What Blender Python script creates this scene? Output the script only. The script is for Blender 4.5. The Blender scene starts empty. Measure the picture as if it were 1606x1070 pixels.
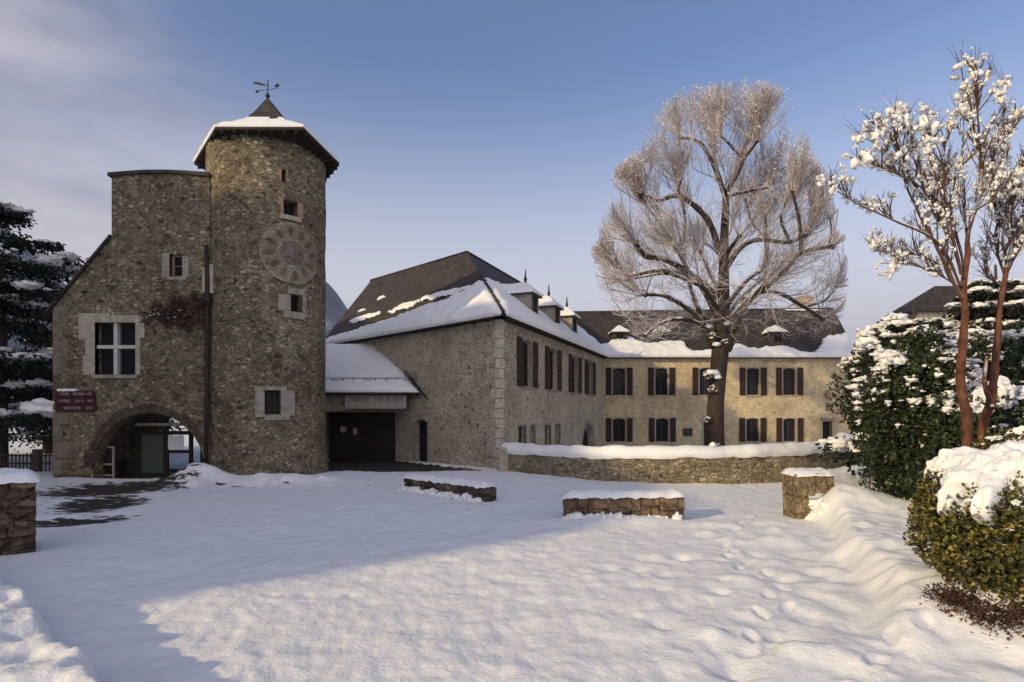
import bpy, math, random
import numpy as np
from mathutils import Vector, noise, geometry
R = math.radians
SC = bpy.context.scene
COL = SC.collection
random.seed(7)

# ------------------------------------------------------------------ camera
CZ = 2.3
F = 900.0                      # focal length in photo pixels (1606 wide)
cam = bpy.data.cameras.new('camera')
cam.sensor_width = 36.0
cam.lens = 36.0 * F / 1606.0
cam.shift_y = (650 - 535) / 1606.0
cam.clip_start = 0.05
cam.clip_end = 9000
co = bpy.data.objects.new('camera', cam)
co.location = (0, 0, CZ)
co.rotation_euler = (R(90), 0, 0)
COL.objects.link(co)
SC.camera = co

# ------------------------------------------------------------------ light
SUN_EL = R(20.5)
SDX, SDY = 0.80, 0.60        # horizontal travel direction of the sunlight
wd = bpy.data.worlds.new('World')
SC.world = wd
wd.use_nodes = True
nt = wd.node_tree
nt.nodes.clear()
def N(t, kind, **kw):
    n = t.nodes.new(kind)
    for k, v in kw.items():
        setattr(n, k, v)
    return n
out = N(nt, 'ShaderNodeOutputWorld')
bg = N(nt, 'ShaderNodeBackground')
sky = N(nt, 'ShaderNodeTexSky')
sky.sky_type = 'NISHITA'
sky.sun_disc = False
sky.sun_elevation = SUN_EL
sky.sun_rotation = math.atan2(-SDX, -SDY)
sky.air_density = 1.0
sky.dust_density = 0.3
sky.ozone_density = 2.0
bg.inputs['Strength'].default_value = 0.14
tc = N(nt, 'ShaderNodeTexCoord')
mp = N(nt, 'ShaderNodeMapping')
mp.inputs['Scale'].default_value = (1.0, 1.0, 3.0)
ns = N(nt, 'ShaderNodeTexNoise')
ns.inputs['Scale'].default_value = 1.5
ns.inputs['Detail'].default_value = 9
ns.inputs['Roughness'].default_value = 0.58
ns.inputs['Distortion'].default_value = 0.5
sep = N(nt, 'ShaderNodeSeparateXYZ')
L = nt.links.new
L(tc.outputs['Generated'], mp.inputs['Vector'])
L(mp.outputs['Vector'], ns.inputs['Vector'])
L(tc.outputs['Generated'], sep.inputs['Vector'])
def wmath(op, a, b=None, c=None, clamp=False):
    m = N(nt, 'ShaderNodeMath', operation=op)
    m.use_clamp = clamp
    for i, v in enumerate((a, b, c)):
        if v is None: continue
        if isinstance(v, (int, float)): m.inputs[i].default_value = v
        else: L(v, m.inputs[i])
    return m.outputs[0]
# cloud bank towards the left (west) and thin cloud near the horizon
leftness = wmath('MULTIPLY_ADD', sep.outputs['X'], -1.25, -0.42)
lowness = wmath('MULTIPLY_ADD', sep.outputs['Z'], -2.6, 0.50)
rear = wmath('MULTIPLY_ADD', sep.outputs['Y'], -1.2, -0.12)     # added bright cloud, unseen behind the viewer, as fill for shaded snow
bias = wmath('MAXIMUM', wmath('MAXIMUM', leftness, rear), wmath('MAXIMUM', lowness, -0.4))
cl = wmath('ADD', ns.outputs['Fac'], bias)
cov = N(nt, 'ShaderNodeMapRange')
cov.interpolation_type = 'SMOOTHSTEP'
cov.inputs['From Min'].default_value = 0.50
cov.inputs['From Max'].default_value = 1.02
cov.inputs['To Max'].default_value = 0.85
L(cl, cov.inputs['Value'])
ns2 = N(nt, 'ShaderNodeTexNoise')
ns2.inputs['Scale'].default_value = 3.4
ns2.inputs['Detail'].default_value = 6
L(mp.outputs['Vector'], ns2.inputs['Vector'])
cr = N(nt, 'ShaderNodeValToRGB')
cr.color_ramp.elements[0].position = 0.40
cr.color_ramp.elements[0].color = (1.45, 1.45, 1.9, 1)
cr.color_ramp.elements[1].position = 0.66
cr.color_ramp.elements[1].color = (4.3, 3.95, 4.2, 1)
L(ns2.outputs['Fac'], cr.inputs['Fac'])
mx = N(nt, 'ShaderNodeMixRGB')
L(cov.outputs['Result'], mx.inputs['Fac'])
veil = N(nt, 'ShaderNodeMapRange')       # thin high haze brightening towards the horizon
veil.interpolation_type = 'SMOOTHSTEP'
veil.inputs['From Min'].default_value = 0.53
veil.inputs['From Max'].default_value = 0.08
veil.inputs['To Max'].default_value = 0.92
L(sep.outputs['Z'], veil.inputs['Value'])
mv = N(nt, 'ShaderNodeMixRGB')
L(veil.outputs['Result'], mv.inputs['Fac'])
mt = N(nt, 'ShaderNodeMixRGB', blend_type='MULTIPLY')
mt.inputs['Fac'].default_value = 1.0
L(sky.outputs['Color'], mt.inputs['Color1'])
mt.inputs['Color2'].default_value = (0.84, 0.84, 0.95, 1)
L(mt.outputs['Color'], mv.inputs['Color1'])
mv.inputs['Color2'].default_value = (4.9, 4.7, 4.85, 1)
L(mv.outputs['Color'], mx.inputs['Color1'])
mr_ = N(nt, 'ShaderNodeMixRGB', blend_type='MULTIPLY')
mr_.inputs['Fac'].default_value = 1.0
L(cr.outputs['Color'], mr_.inputs['Color1'])
rear_fill = wmath('MULTIPLY_ADD', wmath('MAXIMUM', rear, 0.0), 1.6, 1.0)  # extra brightness of the added rear cloud, as fill light
L(rear_fill, mr_.inputs['Color2'])
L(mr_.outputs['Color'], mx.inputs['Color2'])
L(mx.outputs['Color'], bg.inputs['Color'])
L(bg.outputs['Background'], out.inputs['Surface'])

sl = bpy.data.lights.new('sun', 'SUN')
sl.energy = 2.5
sl.angle = R(1.2)
sl.color = (1.0, 0.80, 0.47)
so = bpy.data.objects.new('sun', sl)
c_, s_ = math.cos(SUN_EL), math.sin(SUN_EL)
so.rotation_euler = Vector((SDX * c_, SDY * c_, -s_)).to_track_quat('-Z', 'Y').to_euler()
so.location = (-30, -30, 40)
COL.objects.link(so)
vs = SC.view_settings
vs.view_transform = 'Standard'
vs.look = 'None'
vs.gamma = 1
vs.use_curve_mapping = False
vs.exposure = 0.35

# ------------------------------------------------------------------ helpers
def P(px, py, Y):
    """photo pixel + distance -> world point"""
    return Vector(((px - 803) * Y / F, Y, CZ + (650 - py) * Y / F))

WL = {}
def tag(o, label=None, cat=None, group=None, kind=None):
    if label: o['label'] = label
    if cat: o['category'] = cat
    if group: o['group'] = group
    if kind: o['kind'] = kind
    return o

def thing(name, loc, label, cat, group=None):
    o = bpy.data.objects.new(name, None)
    o.empty_display_size = 0.3
    o.location = loc
    COL.objects.link(o)
    WL[o] = Vector(loc)
    return tag(o, label, cat, group)

class MB:
    def __init__(s):
        s.v = []; s.f = []; s.m = []
    def add(s, vs, fs, m=0):
        b = len(s.v)
        s.v.extend([tuple(p) for p in vs])
        s.f.extend([tuple(i + b for i in f) for f in fs])
        s.m.extend([m] * len(fs))
    def box(s, c, h, ax=None, m=0, jit=0.0):
        ax = ax or (Vector((1, 0, 0)), Vector((0, 1, 0)), Vector((0, 0, 1)))
        c = Vector(c)
        vs = []
        for z in (-1, 1):
            for y in (-1, 1):
                for x in (-1, 1):
                    p = c + ax[0] * (x * h[0]) + ax[1] * (y * h[1]) + ax[2] * (z * h[2])
                    if jit: p = p + Vector([random.uniform(-jit, jit) for _ in range(3)])
                    vs.append(p)
        s.add(vs, [(0, 2, 3, 1), (4, 5, 7, 6), (0, 1, 5, 4), (2, 6, 7, 3), (0, 4, 6, 2), (1, 3, 7, 5)], m)
    def lbox(s, a, b, m=0):
        a = Vector(a); b = Vector(b)
        s.box((a + b) / 2, [abs(x) / 2 for x in (b - a)], m=m)
    def tube(s, pts, rad, n=6, m=0, cap=True):
        pts = [Vector(p) for p in pts]
        k = len(pts)
        if isinstance(rad, (int, float)): rad = [rad] * k
        t = (pts[1] - pts[0]).normalized()
        u = t.cross(Vector((0.31, 0.17, 0.93)))
        if u.length < 1e-3: u = t.cross(Vector((1, 0, 0)))
        u.normalize()
        vs = []
        for i in range(k):
            if i == 0: t = pts[1] - pts[0]
            elif i == k - 1: t = pts[-1] - pts[-2]
            else: t = pts[i + 1] - pts[i - 1]
            if t.length < 1e-9: t = Vector((0, 0, 1))
            t.normalize()
            u = (u - t * u.dot(t))
            if u.length < 1e-6: u = t.orthogonal()
            u.normalize()
            w = t.cross(u)
            for j in range(n):
                a = 2 * math.pi * j / n
                vs.append(pts[i] + (u * math.cos(a) + w * math.sin(a)) * rad[i])
        fs = []
        for i in range(k - 1):
            for j in range(n):
                fs.append((i * n + j, i * n + (j + 1) % n, (i + 1) * n + (j + 1) % n, (i + 1) * n + j))
        if cap:
            fs.append(tuple(range(n - 1, -1, -1)))
            fs.append(tuple((k - 1) * n + j for j in range(n)))
        s.add(vs, fs, m)
    def poly(s, pts, m=0):
        s.add(pts, [tuple(range(len(pts)))], m)
    def prism(s, pts, d, m=0):
        """closed prism of polygon pts extruded by vector d"""
        n = len(pts); d = Vector(d)
        pts = [Vector(p) for p in pts]
        fs = [tuple(range(n - 1, -1, -1)), tuple(range(n, 2 * n))]
        for i in range(n):
            j = (i + 1) % n
            fs.append((i, j, j + n, i + n))
        s.add(pts + [p + d for p in pts], fs, m)
    def blob(s, c, r, amp=0.25, fr=1.5, lv=2, m=0, flat=0.0):
        V, Fc = ICO[lv]
        c = Vector(c)
        if isinstance(r, (int, float)): r = (r, r, r)
        off = Vector((random.uniform(0, 90), random.uniform(0, 90), random.uniform(0, 90)))
        vs = []
        for p in V:
            k = 1 + amp * noise.noise(p * fr + off) * 1.6
            q = Vector((p.x * r[0] * k, p.y * r[1] * k, p.z * r[2] * k))
            if flat and q.z < -flat * r[2]: q.z = -flat * r[2]
            vs.append(c + q)
        s.add(vs, Fc, m)
    def build(s, name, mats, parent=None, smooth=False):
        me = bpy.data.meshes.new(name)
        w = WL.get(parent, Vector((0, 0, 0)))
        if w.length: vs = [(x - w.x, y - w.y, z - w.z) for x, y, z in s.v]
        else: vs = s.v
        me.from_pydata(vs, [], s.f)
        if not isinstance(mats, (list, tuple)): mats = [mats]
        for m in mats: me.materials.append(m)
        if any(s.m): me.polygons.foreach_set('material_index', s.m)
        if smooth: me.polygons.foreach_set('use_smooth', [True] * len(me.polygons))
        me.validate(); me.update()
        o = bpy.data.objects.new(name, me)
        COL.objects.link(o)
        if parent is not None:
            o.parent = parent
        WL[o] = w.copy()
        return o

def ico(level):
    t = (1 + 5 ** .5) / 2
    V = [Vector(p).normalized() for p in [(-1,t,0),(1,t,0),(-1,-t,0),(1,-t,0),(0,-1,t),(0,1,t),(0,-1,-t),(0,1,-t),(t,0,-1),(t,0,1),(-t,0,-1),(-t,0,1)]]
    Fc = [(0,11,5),(0,5,1),(0,1,7),(0,7,10),(0,10,11),(1,5,9),(5,11,4),(11,10,2),(10,7,6),(7,1,8),(3,9,4),(3,4,2),(3,2,6),(3,6,8),(3,8,9),(4,9,5),(2,4,11),(6,2,10),(8,6,7),(9,8,1)]
    for _ in range(level):
        c = {}; nf = []
        def mid(a, b):
            k = (min(a, b), max(a, b))
            if k not in c:
                V.append(((V[a] + V[b]) / 2).normalized()); c[k] = len(V) - 1
            return c[k]
        for a, b, d in Fc:
            x, y, z = mid(a, b), mid(b, d), mid(d, a)
            nf += [(a, x, z), (b, y, x), (d, z, y), (x, y, z)]
        Fc = nf
    return V, Fc
ICO = {i: ico(i) for i in range(4)}

# ------------------------------------------------------------------ materials
def newmat(name):
    m = bpy.data.materials.new(name); m.use_nodes = True
    t = m.node_tree
    return m, t, t.nodes['Principled BSDF']
def ramp(t, fac, stops, interp='LINEAR'):
    r = N(t, 'ShaderNodeValToRGB')
    r.color_ramp.interpolation = interp
    el = r.color_ramp.elements
    while len(el) < len(stops): el.new(0.5)
    for e, (p, c) in zip(el, stops):
        e.position = p; e.color = (c[0], c[1], c[2], 1)
    t.links.new(fac, r.inputs['Fac'])
    return r.outputs['Color']
def mixc(t, fac, a, b, typ='MIX'):
    n = N(t, 'ShaderNodeMixRGB', blend_type=typ)
    for k, v in (('Fac', fac), ('Color1', a), ('Color2', b)):
        if isinstance(v, (int, float)): n.inputs[k].default_value = v
        elif isinstance(v, tuple): n.inputs[k].default_value = (v[0], v[1], v[2], 1)
        else: t.links.new(v, n.inputs[k])
    return n.outputs['Color']
def math_(t, op, a, b=0.0, clamp=False):
    n = N(t, 'ShaderNodeMath', operation=op); n.use_clamp = clamp
    for i, v in enumerate((a, b)):
        if isinstance(v, (int, float)): n.inputs[i].default_value = v
        else: t.links.new(v, n.inputs[i])
    return n.outputs[0]
def coords(t, scale=(1, 1, 1)):
    c = N(t, 'ShaderNodeTexCoord'); m = N(t, 'ShaderNodeMapping')
    m.inputs['Scale'].default_value = scale
    t.links.new(c.outputs['Object'], m.inputs['Vector'])
    return m.outputs['Vector']
def noise_(t, vec, scale, detail=4, rough=0.55):
    n = N(t, 'ShaderNodeTexNoise')
    n.inputs['Scale'].default_value = scale; n.inputs['Detail'].default_value = detail
    n.inputs['Roughness'].default_value = rough
    t.links.new(vec, n.inputs['Vector'])
    return n
def bump(t, h, strength, dist, bsdf, prev=None):
    b = N(t, 'ShaderNodeBump')
    b.inputs['Strength'].default_value = strength; b.inputs['Distance'].default_value = dist
    t.links.new(h, b.inputs['Height'])
    if prev is not None: t.links.new(prev, b.inputs['Normal'])
    if bsdf: t.links.new(b.outputs['Normal'], bsdf.inputs['Normal'])
    return b.outputs['Normal']

def stone_mat(name, cols, mortar, scale=3.2, mw=0.07, flat=1.7, weather=0.5, bs=1.0, mortar_mix=1.0):
    m, t, b = newmat(name)
    v = coords(t, (scale, scale, scale * flat))
    dn = noise_(t, v, 1.1, 3)
    dv = N(t, 'ShaderNodeVectorMath', operation='MULTIPLY_ADD')
    t.links.new(dn.outputs['Color'], dv.inputs[0]); dv.inputs[1].default_value = (0.75,) * 3
    t.links.new(v, dv.inputs[2])
    vo = N(t, 'ShaderNodeTexVoronoi'); vo.inputs['Scale'].default_value = 1
    t.links.new(dv.outputs[0], vo.inputs['Vector'])
    ve = N(t, 'ShaderNodeTexVoronoi', feature='DISTANCE_TO_EDGE'); ve.inputs['Scale'].default_value = 1
    t.links.new(dv.outputs[0], ve.inputs['Vector'])
    sp = N(t, 'ShaderNodeSeparateColor'); t.links.new(vo.outputs['Color'], sp.inputs[0])
    k = len(cols)
    col = ramp(t, sp.outputs[0], [(i / (k - 1), c) for i, c in enumerate(cols)])
    wv = coords(t)
    fine = noise_(t, wv, 14, 6, 0.65)
    col = mixc(t, 0.75, col, ramp(t, fine.outputs['Fac'], [(0.25, (0.35,) * 3), (0.75, (1.5,) * 3)]), 'MULTIPLY')
    big = noise_(t, wv, 0.45, 5, 0.6)
    # mortar: smeared wider where the big noise is high
    edge = math_(t, 'SUBTRACT', ve.outputs['Distance'], math_(t, 'MULTIPLY', big.outputs['Fac'], mw * 1.2))
    mm = N(t, 'ShaderNodeMapRange'); mm.inputs['From Min'].default_value = 0; mm.inputs['From Max'].default_value = mw
    mm.inputs['To Min'].default_value = mortar_mix; mm.inputs['To Max'].default_value = 0
    t.links.new(edge, mm.inputs['Value'])
    mcol = mixc(t, 0.7, mortar, ramp(t, fine.outputs['Fac'], [(0.3, (0.4,) * 3), (0.7, (1.25,) * 3)]), 'MULTIPLY')
    col = mixc(t, mm.outputs[0], col, mcol)
    med = noise_(t, wv, 2.2, 4, 0.6)
    pit = N(t, 'ShaderNodeMapRange'); pit.inputs['From Min'].default_value = 0.60; pit.inputs['From Max'].default_value = 0.70
    t.links.new(noise_(t, wv, 5.5, 3).outputs['Fac'], pit.inputs['Value'])
    col = mixc(t, math_(t, 'MULTIPLY', pit.outputs[0], 0.75), col, (0.02, 0.016, 0.012))
    col = mixc(t, weather, col, ramp(t, big.outputs['Fac'], [(0.3, (0.55, 0.5, 0.45)), (0.5, (0.95, 0.93, 0.88)), (0.7, (1.35, 1.33, 1.28))]), 'MULTIPLY')
    col = mixc(t, weather * 0.8, col, ramp(t, med.outputs['Fac'], [(0.35, (0.6, 0.55, 0.5)), (0.65, (1.25, 1.25, 1.2))]), 'MULTIPLY')
    t.links.new(col, b.inputs['Base Color'])
    b.inputs['Roughness'].default_value = 0.92
    b.inputs['Specular IOR Level'].default_value = 0.2
    n1 = bump(t, math_(t, 'MINIMUM', ve.outputs['Distance'], 0.16), 0.9 * bs, 0.25, None)
    bump(t, fine.outputs['Fac'], 0.7 * bs, 0.05, b, n1)
    return m

def plain_mat(name, col, rough=0.8, var=0.3, sc=6, bs=0.3, dist=0.02, metal=0.0, spec=0.3, stretch=(1, 1, 1)):
    m, t, b = newmat(name)
    v = coords(t, stretch)
    n = noise_(t, v, sc, 6, 0.6)
    c = mixc(t, 1.0, col, ramp(t, n.outputs['Fac'], [(0.25, (1 - var,) * 3), (0.75, (1 + var,) * 3)]), 'MULTIPLY')
    t.links.new(c, b.inputs['Base Color'])
    b.inputs['Roughness'].default_value = rough; b.inputs['Metallic'].default_value = metal
    b.inputs['Specular IOR Level'].default_value = spec
    if bs: bump(t, n.outputs['Fac'], bs, dist, b)
    return m

def snow_mat(name, scale=1.0, dirt=False, tint=(0.83, 0.825, 0.80)):
    m, t, b = newmat(name)
    v = coords(t)
    a = noise_(t, v, 3.0 * scale, 8, 0.62)
    g = noise_(t, v, 22 * scale, 5, 0.6)
    c = mixc(t, 1.0, tint, ramp(t, a.outputs['Fac'], [(0.3, (0.93, 0.93, 0.95)), (0.7, (1.03, 1.02, 1.0))]), 'MULTIPLY')
    if dirt:
        at = N(t, 'ShaderNodeAttribute'); at.attribute_name = 'dirt'
        dn = noise_(t, coords(t, (1, 1.9, 1)), 2.4, 7, 0.62)
        s = math_(t, 'ADD', at.outputs['Fac'], math_(t, 'MULTIPLY', math_(t, 'SUBTRACT', dn.outputs['Fac'], 0.5), 2.2))
        mr = N(t, 'ShaderNodeMapRange'); mr.inputs['From Min'].default_value = 0.42; mr.inputs['From Max'].default_value = 0.62
        t.links.new(s, mr.inputs['Value'])
        gate = math_(t, 'MULTIPLY', mr.outputs[0], math_(t, 'GREATER_THAN', at.outputs['Fac'], 0.02))
        e = ramp(t, g.outputs['Fac'], [(0.3, (0.018, 0.014, 0.010)), (0.6, (0.06, 0.048, 0.035)), (0.75, (0.16, 0.14, 0.12))])
        c = mixc(t, gate, c, e)
    t.links.new(c, b.inputs['Base Color'])
    b.inputs['Roughness'].default_value = 0.75
    b.inputs['Specular IOR Level'].default_value = 0.25
    n1 = bump(t, a.outputs['Fac'], 0.35, 0.10, None)
    bump(t, g.outputs['Fac'], 0.40, 0.03, b, n1)
    return m

def snowtop_mat(name, col, lo=0.25, hi=0.6, var=0.35, sc=9, amount=1.0, snow=(0.78, 0.77, 0.78), stretch=(1, 1, 1)):
    """bark / twig with snow lying on its upward side"""
    m, t, b = newmat(name)
    v = coords(t, stretch)
    n = noise_(t, v, sc, 5, 0.6)
    c = mixc(t, 1.0, col, ramp(t, n.outputs['Fac'], [(0.25, (1 - var,) * 3), (0.75, (1 + var,) * 3)]), 'MULTIPLY')
    g = N(t, 'ShaderNodeNewGeometry'); s = N(t, 'ShaderNodeSeparateXYZ')
    t.links.new(g.outputs['True Normal'], s.inputs[0])
    n2 = noise_(t, coords(t), 1.6, 3)
    h = math_(t, 'ADD', s.outputs['Z'], math_(t, 'MULTIPLY', math_(t, 'SUBTRACT', n2.outputs['Fac'], 0.5), 1.1))
    mr = N(t, 'ShaderNodeMapRange'); mr.inputs['From Min'].default_value = lo; mr.inputs['From Max'].default_value = hi
    mr.inputs['To Max'].default_value = amount
    t.links.new(h, mr.inputs['Value'])
    c = mixc(t, mr.outputs[0], c, snow)
    t.links.new(c, b.inputs['Base Color'])
    b.inputs['Roughness'].default_value = 0.85; b.inputs['Specular IOR Level'].default_value = 0.2
    bump(t, n.outputs['Fac'], 0.5, 0.03, b)
    return m

def slate_mat(name, col):
    m, t, b = newmat(name)
    v = coords(t)
    s = N(t, 'ShaderNodeSeparateXYZ'); t.links.new(v, s.inputs[0])
    row = math_(t, 'FRACT', math_(t, 'MULTIPLY', s.outputs['Z'], 6.5))
    vo = N(t, 'ShaderNodeTexVoronoi'); vo.inputs['Scale'].default_value = 5
    t.links.new(coords(t, (1, 1, 1.4)), vo.inputs['Vector'])
    n = noise_(t, v, 1.1, 6, 0.65)
    sp = N(t, 'ShaderNodeSeparateColor'); t.links.new(vo.outputs['Color'], sp.inputs[0])
    c = mixc(t, 1.0, col, ramp(t, sp.outputs[0], [(0, (0.6,) * 3), (1, (1.4, 1.35, 1.3))]), 'MULTIPLY')
    c = mixc(t, 1.0, c, ramp(t, n.outputs['Fac'], [(0.3, (0.65,) * 3), (0.7, (1.35, 1.32, 1.3))]), 'MULTIPLY')
    c = mixc(t, 1.0, c, ramp(t, row, [(0.0, (0.3,) * 3), (0.25, (1.05,) * 3), (1.0, (1.25,) * 3)]), 'MULTIPLY')
    t.links.new(c, b.inputs['Base Color'])
    b.inputs['Roughness'].default_value = 0.7; b.inputs['Specular IOR Level'].default_value = 0.25
    bump(t, row, 0.5, 0.03, b)
    return m

def leaf_mat(name, cols, rough=0.5, trans=0.15):
    m, t, b = newmat(name)
    v = coords(t)
    n = noise_(t, v, 5, 3); w = N(t, 'ShaderNodeTexWhiteNoise'); t.links.new(coords(t, (9, 9, 9)), w.inputs['Vector'])
    vo = N(t, 'ShaderNodeTexVoronoi'); vo.inputs['Scale'].default_value = 14; t.links.new(v, vo.inputs['Vector'])
    sp = N(t, 'ShaderNodeSeparateColor'); t.links.new(vo.outputs['Color'], sp.inputs[0])
    k = len(cols)
    c = ramp(t, sp.outputs[0], [(i / (k - 1), q) for i, q in enumerate(cols)])
    c = mixc(t, 1.0, c, ramp(t, n.outputs['Fac'], [(0.3, (0.5,) * 3), (0.7, (1.4,) * 3)]), 'MULTIPLY')
    t.links.new(c, b.inputs['Base Color'])
    b.inputs['Roughness'].default_value = rough
    b.inputs['Specular IOR Level'].default_value = 0.3
    return m

M = {}
M['tower'] = stone_mat('rubble_brown', [(0.045, 0.034, 0.024), (0.19, 0.155, 0.105), (0.29, 0.245, 0.165), (0.09, 0.066, 0.046), (0.46, 0.40, 0.28), (0.22, 0.165, 0.115), (0.33, 0.27, 0.18)], (0.35, 0.30, 0.21), 5.0, 0.12, 1.5, 0.7, 1.7, 0.9)
M['manor'] = stone_mat('rubble_pale', [(0.12, 0.10, 0.075), (0.50, 0.45, 0.34), (0.38, 0.33, 0.25), (0.62, 0.56, 0.43), (0.30, 0.25, 0.19)], (0.64, 0.58, 0.45), 4.6, 0.20, 1.5, 0.5, 1.2, 0.9)
M['render'] = stone_mat('ochre_render', [(0.46, 0.37, 0.235), (0.64, 0.53, 0.34), (0.38, 0.30, 0.19), (0.72, 0.61, 0.42)], (0.66, 0.55, 0.36), 3.4, 0.26, 1.4, 0.6, 0.7, 0.85)
M['lowwall'] = stone_mat('low_wall_stone', [(0.13, 0.105, 0.075), (0.38, 0.32, 0.22), (0.22, 0.175, 0.12), (0.50, 0.43, 0.31)], (0.38, 0.32, 0.22), 4.6, 0.11, 1.8, 0.55, 1.2, 0.8)
M['drystone'] = stone_mat('dry_stone', [(0.05, 0.040, 0.03), (0.17, 0.13, 0.09), (0.09, 0.07, 0.05), (0.25, 0.19, 0.13)], (0.02, 0.016, 0.012), 3.6, 0.05, 1.6, 0.6, 1.4, .2)
M['bench'] = stone_mat('bench_stone', [(0.07, 0.055, 0.04), (0.42, 0.30, 0.18), (0.14, 0.10, 0.07), (0.36, 0.27, 0.17)], (0.03, 0.022, 0.016), 3.0, 0.05, 1.0, 0.6, 1.3, .15)
M['benchd'] = stone_mat('bench_stone_dark', [(0.05, 0.042, 0.033), (0.15, 0.12, 0.09), (0.07, 0.055, 0.04), (0.2, 0.16, 0.12)], (0.02, 0.016, 0.012), 3.0, 0.05, 1.0, 0.6, 1.3, .15)
M['pillar'] = stone_mat('cut_limestone', [(0.20, 0.155, 0.10), (0.42, 0.335, 0.21), (0.30, 0.24, 0.15)], (0.30, 0.23, 0.14), 4.0, 0.3, 1.0, 0.9, 1.3, .5)
M['pale'] = plain_mat('pale_dressed_stone', (0.35, 0.31, 0.235), 0.9, 0.4, 5, 0.5, 0.03)
M['quoin'] = plain_mat('worn_quoin_stone', (0.44, 0.39, 0.30), 0.9, 0.5, 5, 0.7, 0.04)
M['gquoin'] = plain_mat('brown_quoin_stone', (0.17, 0.14, 0.10), 0.9, 0.5, 5, 0.7, 0.04)
M['pale2'] = plain_mat('grey_dressed_stone', (0.26, 0.235, 0.19), 0.9, 0.4, 5, 0.5, 0.03)
M['mullion'] = plain_mat('pale_mullion', (0.45, 0.46, 0.40), 0.85, 0.2, 8, 0.2)
M['reddish'] = plain_mat('reddish_stone', (0.30, 0.20, 0.13), 0.9, 0.3, 6, 0.4, 0.02)
M['slate'] = slate_mat('brown_slate', (0.047, 0.038, 0.031))
M['slate2'] = slate_mat('dark_slate', (0.040, 0.034, 0.030))
M['soffit'] = plain_mat('dark_timber', (0.025, 0.018, 0.013), 0.9, 0.3, 8, 0.4)
M['shutter'] = plain_mat('brown_shutter_paint', (0.032, 0.015, 0.010), 0.7, 0.35, 10, 0.3, 0.01, stretch=(1, 1, .2))
M['frame'] = plain_mat('window_frame_paint', (0.05, 0.035, 0.028), 0.7, 0.25, 10, 0.2, 0.01)
M['iron'] = plain_mat('dark_iron', (0.02, 0.018, 0.018), 0.6, 0.2, 10, 0.1)
M['pipe'] = plain_mat('rusty_pipe', (0.03, 0.02, 0.016), 0.7, 0.4, 6, 0.2)
M['wood'] = plain_mat('weathered_wood', (0.06, 0.045, 0.035), 0.9, 0.4, 8, 0.4, 0.02, stretch=(1, 1, .25))
M['doorwood'] = plain_mat('black_brown_boards', (0.012, 0.009, 0.008), 0.8, 0.4, 8, 0.4, 0.01, stretch=(1, 1, .1))
M['board'] = plain_mat('grey_sign_board', (0.30, 0.27, 0.235), 0.8, 0.15, 5, 0.2)
M['letter'] = plain_mat('grey_letter_paint', (0.085, 0.078, 0.07), 0.7, 0.2, 10, 0)
M['signred'] = plain_mat('dark_red_sign_paint', (0.045, 0.010, 0.012), 0.6, 0.2, 8, 0.05)
M['signtxt'] = plain_mat('pale_sign_lettering', (0.32, 0.27, 0.27), 0.6, 0.2, 8, 0)
M['redpaint'] = plain_mat('faded_red_paint', (0.035, 0.006, 0.008), 0.6, 0.2, 8, 0)
M['paper'] = plain_mat('white_paper', (0.75, 0.74, 0.72), 0.8, 0.08, 8, 0)
M['snow'] = snow_mat('snow')
M['gsnow'] = snow_mat('trodden_snow', 1.0, True)
M['vine'] = leaf_mat('red_brown_creeper', [(0.05, 0.015, 0.012), (0.11, 0.035, 0.025), (0.03, 0.02, 0.014), (0.09, 0.05, 0.035)])
M['needle'] = leaf_mat('dark_needles', [(0.006, 0.009, 0.006), (0.014, 0.02, 0.011), (0.010, 0.012, 0.008), (0.02, 0.022, 0.012)], 0.75)
M['hedge'] = leaf_mat('dark_green_leaves', [(0.012, 0.022, 0.009), (0.03, 0.045, 0.014), (0.018, 0.028, 0.010), (0.06, 0.07, 0.022)], 0.45)
M['laurel'] = leaf_mat('yellow_green_leaves', [(0.022, 0.028, 0.008), (0.085, 0.075, 0.014), (0.015, 0.02, 0.006), (0.30, 0.24, 0.05), (0.04, 0.042, 0.010), (0.12, 0.095, 0.02)], 0.4)
M['redleaf'] = leaf_mat('fallen_brown_leaves', [(0.05, 0.022, 0.014), (0.09, 0.04, 0.02), (0.035, 0.02, 0.012)], 0.8)
M['bark'] = snowtop_mat('dark_bark', (0.045, 0.032, 0.024), 0.35, 0.6, 0.5, 7, 0.95, stretch=(1, 1, .3))
M['twig'] = snowtop_mat('frosted_twigs', (0.29, 0.24, 0.22), -0.1, 0.4, 0.4, 1.2, 0.9, (0.74, 0.70, 0.69))
M['obark'] = snowtop_mat('orange_bark', (0.11, 0.045, 0.026), 0.36, 0.7, 0.75, 9, 0.9, stretch=(1, 1, .6))
M['otwig'] = snowtop_mat('brown_twigs', (0.10, 0.055, 0.036), 0.1, 0.5, 0.4, 2.5, 0.9)
M['plaster'] = stone_mat('faded_dial_plaster', [(0.13, 0.11, 0.08), (0.27, 0.235, 0.17), (0.18, 0.145, 0.11), (0.33, 0.29, 0.21)], (0.26, 0.225, 0.165), 5.5, 0.2, 1.3, 0.5, 0.6, 0.7)
M['plaster_hi'] = stone_mat('pale_dial_line', [(0.28, 0.26, 0.20), (0.48, 0.45, 0.37), (0.18, 0.155, 0.12)], (0.26, 0.23, 0.17), 8, 0.2, 1.3, 0.8, 0.6, 0.7)
M['plaster_p'] = stone_mat('mauve_dial_plaster', [(0.19, 0.145, 0.135), (0.24, 0.19, 0.175), (0.15, 0.115, 0.10)], (0.19, 0.15, 0.14), 5, 0.2, 1.3, 0.8, 0.6, 0.7)
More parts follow.
